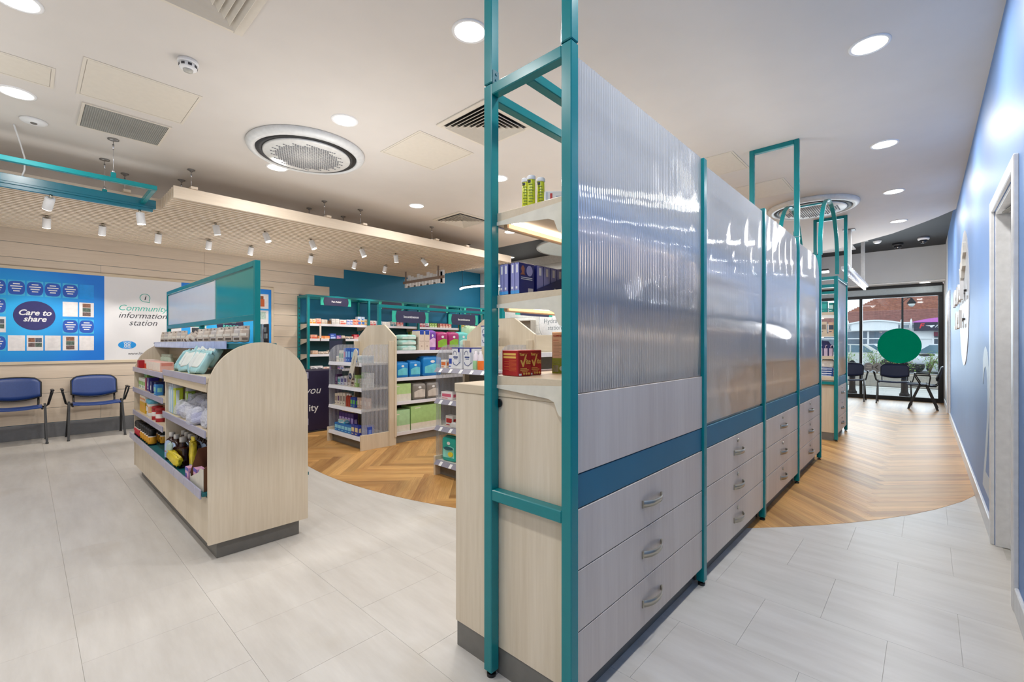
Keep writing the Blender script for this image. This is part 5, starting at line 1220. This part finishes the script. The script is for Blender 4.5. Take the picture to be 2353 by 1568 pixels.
me = MB().lathe([(.024, 0), (.026, .004), (.026, .11), (.016, .135), (.017, .137), (.017, .158), (0, .16)], 16, ms=[0, 0, 0, 1, 1, 1]).mesh('bottle', [M('a83a20', .35), WHITE])
rowof('bottle', me, [(-5.22, 2.69, .4635), (-5.165, 2.69, .4635)], ['russet bottle next to the cream cartons, third shelf '+TL, 'russet bottle next to the blue cartons, third shelf '+TL], 'bottle', None)
for k in range(2): box_at(-5.10+.06*k, 2.70, .463, .055, .06, .12, '2a4aa8', '6ac060', ORD[k]+' blue and green carton on the third shelf '+TL, 0, 'blue and green cartons '+TL)
for k in range(3): box_at(-4.97+.062*k+(.04 if k == 2 else 0), 2.72, .463, .058, .06, .125, 'c8a890', 'e4d0c0', ORD[k]+' tan carton by the clear side, third shelf '+TL, 0, 'tan cartons '+TL)
for k in range(5): box_at(-5.50+.075*k, 2.76, .143, .07, .06, .22, '4a2a88', 'c0a8e0', ORD[k]+' tall purple carton, bottom shelf '+TL, 0, 'purple cartons '+TL)
for k in range(5): box_at(-5.45+.085*k, 2.68, .143, .08, .06, .10, '1f72c0', '8ad0e8', ORD[k]+' sky blue pack on the bottom shelf '+TL, R(4), 'sky blue packs '+TL)
box_at(-5.33, 2.69, .245, .16, .07, .022, '4ab8d0', 'e0e8ec', 'flat aqua pack lying on the sky blue packs '+TL); box_at(-5.33, 2.69, .268, .15, .07, .022, 'd8dcdc', '4ab8d0', 'upper flat white and aqua pack '+TL)
for k in range(2): box_at(-5.02+.085*k, 2.67, .143, .078, .05, .125, '2a3a98', 'e0d0a0', ORD[k]+' royal blue carton on the bottom shelf '+TL, 0, 'royal blue cartons '+TL)
for k in range(3): box_at(-4.86+.07*(k % 2), 2.72+.07*(k//2), .143, .066, .06, .12, '2a48a8', '6a88d0', ORD[k]+' blue carton behind the clear side, bottom shelf '+TL, 0, 'blue cartons behind the side '+TL)
t = thing('leaflet', (-4.89, 2.58, .985), 'long rounded cream tag on a wire, hung across the end display', 'tag')
obj('card', MB().ext([(.045*math.cos(R(a))+.0, .15+.045*math.sin(R(a))) for a in range(0, 181, 20)]+[(.045*math.cos(R(a)), -.15+.045*math.sin(R(a))) for a in range(180, 361, 20)], 'y', -.003, .003), M('d6d0c2', .45), t)
obj('disc', oval(MB(), 'y', (0, -.15), .038, .038, -.0045, -.002, 0, 20), M('222a4a', .4), t); text('fish', .03, M('c8d0e0', .4), t, (0, -.0047, -.15), '-y', .3)
text('Leaflets', .04, M('9a9488', .5), t, (0, -.0035, .05), (R(90), R(-90), 0), .2)
obj('wire', MB().cyl((.0, .004, .16), (.07, .03, .02), .004, 6), CHROME, t)
t.rotation_euler = (0, R(24), 0)
# first gondola, aisle side: soft packs
def soft(x, y, z, w, d, h, c, c2, label, grp=None, e=.17, noise=.02, seal=True):
    t = thing('soft_pack', (x, y, z), label, 'pack', grp, R(90))
    obj('body', MB().pillow(w, d, h, (0, 0, h/2), 0, e, 18, 9, noise, int(abs(y)*100)), M(c, .3, 0, .1, 12), t)
    obj('label', MB().box((-w*.42, -d/2-.0012, h*.16), (w*.40, -d/2+.02, h*.50), 0, .0006).ext([(-w*.42, h*.50), (w*.40, h*.50), (w*.40, h*.60), (w*.1, h*.66), (-w*.25, h*.56)], 'y', -d/2-.0012, -d/2+.02).ext([(w*.12*math.cos(R(a)), h*.76+h*.07*math.sin(R(a))) for a in range(0, 360, 24)], 'y', -d/2-.0016, -d/2+.02, 1), [M(c2, .35, 0, .15, 14), WHITE], t)
    if seal: obj('handle_fold', MB().pillow(w*.92, d*.5, h*.10, (0, 0, h*.985), 0, .3, 16, 5, .2, 3).box((-w*.40, -.003, h), (w*.38, .003, h*1.06), 0, .001), M(c, .3, 0, .1, 12), t)
    return t
gx = -4.90
for k in range(3): soft(gx, 3.30, 1.1425+.068*k, .24, .17, .066, 'a8d8d0', 'd4e4da', ['lowest aqua wipes pack of the stack of three', 'middle aqua wipes pack of the stack of three', 'top aqua wipes pack of the stack of three'][k], 'stack of aqua packs', .35, .03, False)
box_at(gx-.1, 3.18, 1.142, .10, .10, .19, 'e4e0dc', '6a4a9a', 'white and violet pack behind the aqua stack', R(90), None, 'pack')
for k in range(2):
    t = box_at(gx+.02, 3.48+.085*k, 1.142, .082, .16, .25, 'e0cdbd', 'b8a090', ['beige carton with a blue handle, nearer the aqua stack', 'beige carton with a blue handle, nearer the purple pack'][k], R(90), None, 'pack', [(.1, .46, .9, .49, 1), (.35, .18, .6, .26, 1)])
    obj('handle', MB().box((-.035, -.082, .2), (.035, .08, .262), 0, .006), M('2a4aa8', .35), t)
soft(gx, 3.67, 1.1425, .12, .15, .255, '7a4ab0', 'e0b8dc', 'purple pack with a pale swirl beside the beige cartons')
for k in range(2):
    soft(gx, 3.84+.20*k, 1.1425, .185, .15, .235, 'a82a6c', '8ab83a', ['plum and green bag, nearer the purple pack', 'plum and green bag, nearer the aqua one'][k], None, .2, .05)
soft(gx-.03, 4.24, 1.1425, .18, .15, .24, '6cc8c4', 'b8e4d8', 'turquoise bag at the end of the visible upper row')
soft(gx-.05, 4.45, 1.1425, .2, .2, .33, 'c0dcb8', 'dce8d4', 'pale green bag showing above the slope of the second end display')
for k, (y, w, h) in enumerate(((3.20, .17, .19), (3.39, .17, .20), (3.66, .30, .25))):
    soft(gx, y, .8045, w, .18, h, '1f86d0', '6cc8d8', ['blue pack with a white oval badge, nearest the timber stile', 'blue pack with a white oval badge, the middle one', 'large blue pack at the far end of the second tier'][k])
box_at(gx-.02, 3.20, .508, .24, .22, .22, 'b8d894', 'e4e0d4', 'green topped square pack on the third tier', R(90), None, 'pack', [(0, 0, 1, .42, 1), (.1, .85, .3, .9, 1)])
for k in range(2): soft(gx, 3.45+.215*k, .5085, .20, .20, .21, '8a847e', 'cfc8c0', ['silver grey wrapped pack beside the green topped one', 'silver grey wrapped pack, the farther one'][k], None, .22, .05)
box_at(gx-.02, 3.195, .131, .22, .22, .27, 'a8d0a0', 'e0dcd0', 'pale green wrapped pack at the bottom by the stile', R(90), None, 'pack', [(0, 0, 1, .3, 1), (.0, .8, .3, .84, 1)])
box_at(gx-.02, 3.56, .131, .48, .22, .30, 'a6cc86', 'e2ded2', 'wide green pack with a white foot on the bottom tier', R(90), None, 'pack', [(0, 0, 1, .28, 1), (.12, .9, .3, .93, 1)])
# second end display
T3 = 'on the half hidden display'
def milk(x, y, z, label):
    t = thing('milk_carton', (x, y, z), label, 'carton')
    obj('box', carton(.135, .10, .185, .004, front=[(.7, .3, .95, .8, 2)], side=[(.2, .2, .8, .8, 2)]), [M('dcdde2', .4), WHITE, M('b8bcc8', .45)], t)
    obj('lid', MB().box((-.069, -.052, .183), (.069, .052, .192), 0, .002).box((.02, -.0535, .150), (.042, -.05, .19), 0, .001), M('2c3488', .35), t)
    obj('print', MB().tube([(-.025+.024*math.cos(R(a)), -.0512, .135+.026*math.sin(R(a))) for a in range(-20, 201, 20)], .002, 5).tube([(-.05, -.0512, .06), (-.04, -.0512, .04), (.0, -.0512, .03), (.045, -.0512, .06)], .003, 5).box((-.045, -.0515, .10), (.015, -.050, .112)).box((-.035, -.0515, .088), (.01, -.050, .093)), M('3a4a80', .4), t)
milk(-3.13, 2.70, 1.0025, 'blue lidded milk carton on the top ticket rail '+T3); milk(-2.985, 2.71, 1.0025, 'second blue lidded milk carton, next to the teal post '+T3)
obj('riser', MB().box((-.14, -.06, 0), (.14, .06, .20), 0, .003), WLAM, None, 'timber riser block behind the milk cartons', 'riser', loc=(-2.93, 2.90, 1.0025)); milk(-2.955, 2.90, 1.203, 'blue lidded milk carton raised behind the others '+T3)
box_at(-3.32, 2.68, 1.002, .075, .06, .075, 'e2d8cc', 'd8703a', 'small white and orange carton on the top shelf '+T3); box_at(-3.265, 2.70, 1.002, .03, .05, .08, 'e0d4c0', 'a0703a', 'slim cream carton with dots '+T3); box_at(-3.225, 2.68, 1.002, .05, .05, .12, 'dcdce4', '2c48a8', 'white and navy carton with a red tip '+T3)
for k, (x, c, l) in enumerate(((-2.89, 'a0d0a0', 'clear bottle with green liquid'), (-2.83, 'f07a30', 'clear bottle with orange liquid'))):
    me = MB().lathe([(.025, 0), (.028, .004), (.028, .075), (.027, .08), (.02, .13), (.012, .14), (.012, .16), (0, .162)], 16, ms=[0, 0, 0, 1, 1, 1, 1]).mesh('bottle', [M(c, .2), M('d8d0d8', .2)])
    tag(link('bottle', me, None, (x, 2.665, 1.0025)), l+' beside the teal post '+T3, 'bottle')
box_at(-3.28, 2.69, .712, .16, .07, .07, 'e4dcdc', 'd0607a', 'long white carton with pink corners on the second shelf '+T3)
box_at(-3.25, 2.69, .463, .10, .06, .10, 'd8d6d2', 'b82a2a', 'white carton with a red disc on the third shelf '+T3); soft(-3.15, 2.69, .4635, .12, .08, .05, 'd4d2d0', 'e8e6e4', 'small crumpled white bag on the third shelf '+T3)
t = soft(-3.25, 2.70, .1435, .17, .10, .22, '1fa89a', '8adcd0', 'turquoise nappy pack on the bottom shelf '+T3); t.rotation_euler = (0, 0, R(6))
obj('badge', oval(MB(), 'y', (.0, .12), .055, .014, -.060, -.05, 0, 20), M('12606e', .4), t); obj('badge', oval(MB(), 'y', (.03, .07), .03, .022, -.0605, -.05, 0, 20), M('d8c83a', .4), t)

# ------------------------------------------------------------ navy kiosk, back wall things
k_ = thing('kiosk', (-6.5, 2.85, 0), 'dark navy free-standing kiosk panel lettered in white behind the arched gondola', 'kiosk')
obj('cabinet', MB().box((-.20, -.55, .02), (.22, .30, .852), 0, .004), NAVY, k_)
obj('base', MB().box((-.22, -.57, 0), (.24, .32, .02), 0, .002), DARK, k_)
text('you', .145, WHITE, k_, (.2205, -.133, .578), '+x', .28, .0); text('ity', .135, WHITE, k_, (.2205, -.123, .335), '+x', 0, .01)
obj('screen', MB().box((-.21, .30, .95), (.24, .34, 1.305), 0, .006), BLK, k_); obj('screen_back', MB().box((-.18, .297, .98), (.21, .302, 1.275), 0, .002), NAVY2, k_)
obj('column', MB().box((-.05, .26, .85), (.07, .30, 1.0)), DARK, k_)
t = thing('round_sign', (-6.02, YB, 1.70), 'white round sign reading Hydration station on the white back wall', 'sign')
obj('disc', MB().lathe([(.475, 0), (.475, -.014), (.465, -.018), (0, -.018)], 48, ax='y'), M('e4e6e8', .4), t); obj('rim', MB().tube([(.475*math.cos(2*PI*i/48), -.012, .475*math.sin(2*PI*i/48)) for i in range(48)], .008, 6, closed=True), M('9fa6aa', .5), t)
text('Hydration', .15, M('7d868c', .5), t, (-.03, -.0185, .03), '-y', 0, .0); text('station', .14, M('7d868c', .5), t, (-.03, -.0185, -.12), '-y', 0, .0)
obj('drop', MB().tube([(-.1+.06*math.cos(R(a)), -.02, .24+.06*math.sin(R(a))) for a in range(150, 400, 20)], .012, 6), M('3aa0b0', .4), t)
n_ = thing('niche_shelf', (-6.95, YB-.16, 1.60), 'grey boxed niche shelf on the white back wall', 'shelf')
obj('box', MB().box((-.34, 0, .15), (.34, .16, .17)).box((-.34, 0, -.17), (.34, .16, -.15)).box((-.34, 0, -.15), (-.32, .16, .15)).box((.32, 0, -.15), (.34, .16, .15)).box((-.32, .15, -.15), (.32, .16, .15)), M('b4aea4', .5), n_)
c_ = thing('wall_counter', (-5.2, YB-.34, 0), 'grey counter and shutter under the Hydration station sign', 'counter')
obj('body', MB().box((-1.2, 0, 0), (1.6, .33, .95), 0, .003), M('c9c6c0', .5), c_); obj('top', MB().box((-1.2, -.02, .95), (1.6, .335, .985), 0, .003), M('b8b2a6', .5), c_)
obj('shutter_box', MB().box((-1.0, .0, 1.30), (1.6, .30, 1.42), 0, .004), M('b6b0a6', .5), c_); obj('shutter', MB().box((-.98, .20, .99), (1.58, .22, 1.30)), M('b4b8bc', .4), c_)
# ------------------------------------------------------------ round sign and numeral on the blue wall
rs = thing('round_sign', (.320, 0, 0), 'pale metal disc with a raised map and stand-off letters on the blue wall', 'sign', rz=.0055)
SIL = M('d3d5d9', .32, .25, .02, 4, .5)
obj('disc', oval(MB(), 'x', (6.77, 1.71), .72, .71, -.006, 0, 0, 56), SIL, rs)
rr = random.Random(3); mp_ = [(6.75, 2.02), (6.62, 1.98), (6.58, 2.05), (6.45, 2.06), (6.42, 2.12), (6.30, 2.14), (6.22, 2.22), (6.10, 2.20), (6.08, 2.10), (6.20, 2.06), (6.16, 1.98), (6.30, 1.95), (6.34, 1.88), (6.46, 1.90), (6.52, 1.82), (6.62, 1.86), (6.66, 1.93)]
mp_ = [(y+.33, 1.23+(z-1.23)*1.055) for y, z in mp_]
obj('map', MB().ext(mp_, 'x', -.030, -.006), M('d4d2cc', .5), rs)
for z, ys in ((1.76, (6.36, 6.70, 7.04, 7.38, 7.72)), (1.485, (6.60, 6.95, 7.30))):
    for k, y in enumerate(ys):
        l = obj('letter', oval(MB(), 'x', (y, z), .10, .095, -.055, -.030, 0, 20) if k % 2 else MB().ext([(y-.09, z-.09), (y+.09, z-.09), (y+.09, z-.05), (y-.05, z-.05), (y-.05, z+.09), (y-.09, z+.09)], 'x', -.055, -.030), WHITE, rs)
        obj('standoff', MB().cyl((-.03, y, z), (-.0, y, z), .012, 8), M('4a4a4c', .4, .6), l)
nm = thing('wall_numeral', (.320, 0, 0), 'tall white figure 2 painted on the blue wall beside the near doorway', 'numeral', rz=.0055)
text('2', 1.46, M('c9daea', .45), nm, (-.001, 4.50, .64), '-x', 0, .0, sx=.80)
so = thing('light_switch', (.320, 8.75, .40), 'small metal socket plate low on the blue wall', 'socket', rz=.0055)
obj('plate', MB().box((-.012, -.045, -.045), (0, .045, .045), 0, .003), STEEL, so); obj('rocker', MB().box((-.018, -.015, -.02), (-.012, .015, .02), 0, .002), M('5a5a5e', .4), so)

# ------------------------------------------------------------ the street outside
GZ = -.16
pv = struct('pavement', MB().box((-14, 13.06, GZ-.1), (14, 18.2, GZ-.005)), M('a9a7a2', .8))
pa = [MB().box((.004, .004, -.02), (.596, .396, 0), 0, .003).mesh('slab', M('b4b1ac', .8, 0, .08, 3))]
for i in range(-5, 4):
    for j in range(10): link('slab', pa[0], pv, (i*.6+(.3 if j % 2 else 0), 13.1+.4*j, GZ))
struct('kerb', MB().box((-14, 18.2, GZ-.1), (14, 18.4, GZ+.02), 0, .01), M('c4c1ba', .8))
struct('road', MB().box((-40, 18.4, GZ-.2), (40, 60, GZ-.08)), M('7f8388', .85, 0, .06, 2))
pl = thing('planter', (-.6, 20.3, GZ), 'long raised brown planting bed at the kerb, seen through the shop window', 'planter')
obj('edging', MB().box((-6, -.5, -.08), (6, -.4, .35), 0, .02), M('a39a8e', .8), pl); obj('soil', MB().box((-6, -.4, -.08), (6, .6, .34)), M('7a6a56', .95, 0, .2, 20), pl)
LF = [M('5f8a3a', .6), M('7da24a', .6), M('94a860', .6)]
def shrub(x, y, z0, h, seed, label):
    q = random.Random(seed); t = thing('shrub', (x, y, z0), label, 'shrub', 'street shrubs beyond the shop window')
    st = MB(); lf = MB()
    for k in range(7):
        a = q.uniform(0, 2*PI); r = q.uniform(.1, .4); top = (r*math.cos(a), r*math.sin(a)*.6, h*q.uniform(.6, 1))
        st.tube([(0, 0, 0), (top[0]*.4, top[1]*.4, top[2]*.55), top], [.012, .009, .004], 5)
        for m in range(46):
            u = q.uniform(.35, 1.08); p = Vector((top[0]*u+q.gauss(0, .11), top[1]*u+q.gauss(0, .09), top[2]*u+q.gauss(0, .09)))
            d = Vector((q.uniform(-1, 1), q.uniform(-1, 1), q.uniform(-.3, .8))).normalized(); s = d.cross(Vector((q.uniform(-1, 1), q.uniform(-1, 1), 1))).normalized(); L_ = q.uniform(.04, .085); n_ = d.cross(s)*.008
            lf.add([p, p+d*L_*.5+s*L_*.24+n_, p+d*L_, p+d*L_*.5-s*L_*.24+n_], [(0, 1, 2, 3)], q.randrange(3))
    obj('stem', st, M('6a5a44', .8), t); o = obj('foliage', lf, LF, t); o['kind'] = 'stuff'
for k, (x, h) in enumerate(((-2.15, 1.0), (-1.32, 1.05), (-.72, .75), (.02, .95), (.42, .8))):
    shrub(x, 20.2+.12*(k % 2), GZ+.34, h*.85, k+11, ['shrub at the mullion of the shop window', 'shrub between the mullion and the green disc', 'low shrub under the green disc', 'shrub just beyond the green disc toward the window jamb', 'shrub nearest the window jamb'][k])
def bollard(x, y, label):
    t = thing('bollard', (x, y, GZ), label, 'bollard', 'street bollards')
    obj('post', MB().lathe([(.105, 0), (.105, .09), (.085, .11), (.08, .13), (.072, .16), (.062, .74), (.066, .76)], 20), M('1c1e23', .7, 0, .06, 25., .1), t)
    obj('band', MB().lathe([(.064, .76), (.064, .84)], 20), M('c9a820', .5), t); obj('cap', MB().lathe([(.075, .84), (.085, .86), (.06, .90), (.03, .93), (0, .94)], 20), M('17191d', .7, 0, .06, 25., .1), t)
bollard(-1.53, 15.4, 'dark bollard with a yellow band, behind the half hidden navy chair'); bollard(-.45, 15.4, 'dark bollard with a yellow band, behind the navy chair under the green disc')
GLS = M('5a7888', .08, 0, .1, 2, .8)
def car(x, y, col, label, flip=1, L=4.3, rz=0.):
    t = thing('car', (x, y, GZ-.08), label, 'car', 'parked cars across the street', rz)
    body = [(-L/2, .35), (-L/2+.05, .75), (-L/2+.5, .88), (-.95, .95), (-.35, 1.42), (.9, 1.46), (1.65, 1.0), (L/2-.1, .92), (L/2, .6), (L/2, .3)]
    body = [(a*flip, b) for a, b in body]
    obj('body', MB().ext(body, 'y', -.85, .85), M(col, .25, 0, .02, 4, .6), t)
    for s in (-1, 1):
        w = [(-.78, .97), (-.32, 1.36), (.25, 1.39), (.25, .97)]; w2 = [(.32, .97), (.32, 1.39), (.85, 1.40), (1.38, 1.0)]
        for p in (w, w2): obj('side_window', MB().ext([(a*flip, b) for a, b in p], 'y', s*.852, s*.858), GLS, t)
        for xx in (-1.35, 1.35):
            o = obj('wheel', MB().lathe([(.20, -.09), (.32, -.09), (.33, -.06), (.33, .06), (.32, .09), (.2, .09)], 22, ax='y', c=(xx, s*.80, .33)), M('1c1c1f', .7), t)
            obj('hub', MB().lathe([(.2, -.02), (.2, .02), (0, .025)], 18, ax='y', c=(xx, s*.86, .33)), M('b8babd', .3, .6), o)
        obj('tail_lamp', MB().box((flip*(L/2-.25), s*.80, .72), (flip*(L/2-.02), s*.86, .86), 0, .02), M('a01824', .3), t)
car(-3.0, 33.0, 'c9cbc6', 'silver white car nearest the planting bed, seen beside the mullion', -1); car(.9, 31.5, 'e4e6ea', 'white car at the window jamb with a red tail lamp', -1, 4.2)
car(-3.4, 37.5, 'e9eaee', 'white car with a red stripe parked behind the silver one', 1)
m_ = thing('motorbike', (-.35, 30.0, GZ-.08), 'pale motorbike standing between the cars', 'motorbike')
for x in (-.6, .6): obj('wheel', MB().tube([(x+.28*math.cos(2*PI*i/20), 0, .3+.28*math.sin(2*PI*i/20)) for i in range(20)], .05, 8, closed=True), BLK, m_)
obj('body', MB().pillow(.9, .3, .42, (0, 0, .65), 0, .6, 14, 8), M('c9ccd2', .3), m_); obj('fairing', MB().pillow(.5, .4, .5, (-.45, 0, .85), 0, .6, 12, 7), M('dfe1e4', .3), m_); obj('seat', MB().pillow(.6, .26, .14, (.3, 0, .92), 0, .5, 12, 6), DARK, m_)
b = thing('shop_terrace', (-2, 46, GZ), 'white fronted shop terrace with a red tiled roof across the street', 'building')
WHT = M('e8e9ea', .6)
obj('wall', MB().box((-16, 0, -.1), (14, .5, 2.9)), WHT, b)
def roofmat():
    m = bpy.data.materials.new('clay_tiles'); m.use_nodes = True; nt = m.node_tree; p = nt.nodes['Principled BSDF']; L = nt.links.new
    tc = nt.nodes.new('ShaderNodeTexCoord'); br = nt.nodes.new('ShaderNodeTexBrick'); mp = nt.nodes.new('ShaderNodeMapping'); mp.inputs['Scale'].default_value = (1.6, 1, 1.6); mp.inputs['Rotation'].default_value = (R(90), 0, 0)
    L(tc.outputs['Object'], mp.inputs[0]); L(mp.outputs[0], br.inputs[0]); br.inputs['Scale'].default_value = 3
    br.inputs['Color1'].default_value = (*lin('9c604a'), 1); br.inputs['Color2'].default_value = (*lin('7c4a3c'), 1); br.inputs['Mortar'].default_value = (*lin('6a4438'), 1); br.inputs['Mortar Size'].default_value = .02
    n = nt.nodes.new('ShaderNodeTexNoise'); n.inputs['Scale'].default_value = 1.2; L(tc.outputs['Object'], n.inputs[0])
    mx = nt.nodes.new('ShaderNodeMix'); mx.data_type = 'RGBA'; mx.blend_type = 'OVERLAY'; mx.inputs[0].default_value = .5; L(br.outputs['Color'], mx.inputs[6]); L(n.outputs['Color'], mx.inputs[7])
    L(br.outputs['Color'], mx.inputs[6]); hs = nt.nodes.new('ShaderNodeHueSaturation'); hs.inputs['Value'].default_value = 1.0; L(br.outputs['Color'], hs.inputs['Color']); L(hs.outputs[0], p.inputs['Base Color']); p.inputs['Roughness'].default_value = .8
    return m
RF = roofmat(); RF2 = M('7d4f48', .8, 0, .2, 6)
rf = MB()
for k in range(11):   # lower slope in overlapping courses
    z, y = 3.05+.09*k, -.1+.09*k; rf.ext([(y, z), (y+.11, z+.05), (y+.11, z+.11), (y, z+.035)], 'x', -16, 14)
lo = obj('roof', rf, RF2, b); lo['kind'] = 'stuff'
rf = MB()
for k in range(34):
    z, y = 4.02+.105*k, .92+.09*k; xl = -2.9+.168*k
    rf.ext([(y, z), (y+.11, z+.06), (y+.11, z+.13), (y, z+.045)], 'x', xl, 14)
hi = obj('roof', rf, RF, b); hi['kind'] = 'stuff'
obj('fascia', MB().box((-16, -.12, 2.55), (14, .0, 2.95)).box((-16, -.2, 2.95), (14, 0, 3.05)), WHT, b)
for i in range(18):
    x = -6.2+.52*i; wn = obj('clerestory_window', MB().box((x, -.135, 2.60), (x+.36, -.12, 2.82), 0, .01), M('8a98a4', .3), b)
obj('canopy', MB().ext([(-2.6, 2.42), (.3, 2.42), (.3, 2.98)]+[(.3-2.9*i/12, 2.98+.2*math.sin(PI*i/12)) for i in range(1, 12)]+[(-2.6, 2.98)], 'y', -.5, -.15), WHT, b)
obj('canopy_edge', MB().tube([(.5-3.3*i/14, -.55, 2.98+.24*math.sin(PI*i/14)) for i in range(15)], .06, rect=(.05, .08), up=(0, 0, 1)), WHT, b)
for x in (-2.8, .5, 1.05): obj('finial', MB().lathe([(.06, 2.4), (.06, 3.15), (.03, 3.22), (0, 3.3)], 10, c=(x, -.5, 0)), WHT, b)
sg = obj('shop_sign', MB().box((1.2, -.45, 2.35), (4.4, -.3, 2.98)), M('1e1f38', .4), b)
obj('sign_hood', MB().ext([(1.05, 2.98), (4.5, 2.98)]+[(4.5-3.45*i/10, 3.02+.30*math.sin(PI*i/10)) for i in range(11)], 'y', -.5, -.3), M('c86ac0', .4), b)
text('F', .5, M('d8283a', .4), sg, (1.60, -.455, 2.70), '-y', .25, .03)
obj('lettering', MB().ext([(1.85, 2.74), (2.35, 2.76), (2.33, 2.68), (2.25, 2.66), (2.22, 2.58), (2.12, 2.60), (2.10, 2.67)], 'y', -.456, -.449).tube([(2.38, -.453, 2.58), (2.50, -.453, 2.76), (2.60, -.453, 2.74), (2.52, -.453, 2.58), (2.62, -.453, 2.58)], .025, 6).tube([(2.80, -.453, 2.70), (2.92, -.453, 2.80), (2.98, -.453, 2.72), (2.85, -.453, 2.56), (3.02, -.453, 2.57)], .025, 6).box((2.75, -.456, 2.45), (3.0, -.449, 2.49)), WHITE, sg)
obj('banner', MB().box((3.1, -.62, 1.5), (4.4, -.5, 2.95)), M('dde3e4', .5), b)
obj('shop_window', MB().box((-9, -.05, .2), (-.2, 0, 2.35)), M('5f6f80', .15, 0, .3, 1, .6), b)
obj('shop_window', MB().box((2.3, -.05, .2), (6, 0, 2.2)), M('4a5668', .15, 0, .3, 1, .6), b)
for x in (-6.8, -4.9, -3.1, -1.6, .2, 2.2, 3.9): obj('shop_mullion', MB().box((x, -.12, .1), (x+.12, 0, 2.45)), WHT, b)
obj('shop_rail', MB().box((-9, -.1, 1.75), (6, 0, 1.83)), WHT, b); obj('awning', MB().box((2.3, -.3, 1.95), (6, -.05, 2.25)), M('6a2038', .6), b)
fb = thing('far_building', (-16, 60, GZ), 'pale building at the far side of the tiled roof', 'building'); obj('wall', MB().box((-9, 0, 0), (8, 4, 5.2)), M('d8dbdf', .8), fb); obj('roof', MB().ext([(-9.3, 5.2), (8.3, 5.2), (6, 5.8), (-7, 5.8)], 'y', -.3, 4.3), M('9aa0a6', .8), fb)
lp = thing('street_lamp', (-.78, 24.5, GZ-.08), 'dark street lamp post with a bell shaped lantern on a bracket', 'street lamp')
obj('pole', MB().lathe([(.09, 0), (.08, .8), (.04, .9), (.026, 4.6), (.02, 5.2)], 14), M('1c1f23', .7, 0, .06, 25., .1), lp)
a_ = obj('bracket', MB().tube([(0, 0, 3.36), (.15, 0, 3.37), (.28, 0, 3.33)], .018, 8).tube([(0, 0, 3.15), (.1, 0, 3.27), (.2, 0, 3.36)], .01, 6), M('1c1f23', .7, 0, .06, 25., .1), lp)
obj('lantern', MB().lathe([(.03, 3.60), (.05, 3.56), (.12, 3.46), (.15, 3.40), (.13, 3.38)], 18, c=(.42, 0, 0)), M('1c1f23', .7, 0, .06, 25., .1), lp, loc=(-.14, 0, -.28)); obj('globe', MB().lathe([(.11, 3.38), (.10, 3.32), (.06, 3.27), (0, 3.25)], 18, c=(.42, 0, 0)), M('d8dbd8', .2), lp, loc=(-.14, 0, -.28))
bpy.context.view_layer.update()
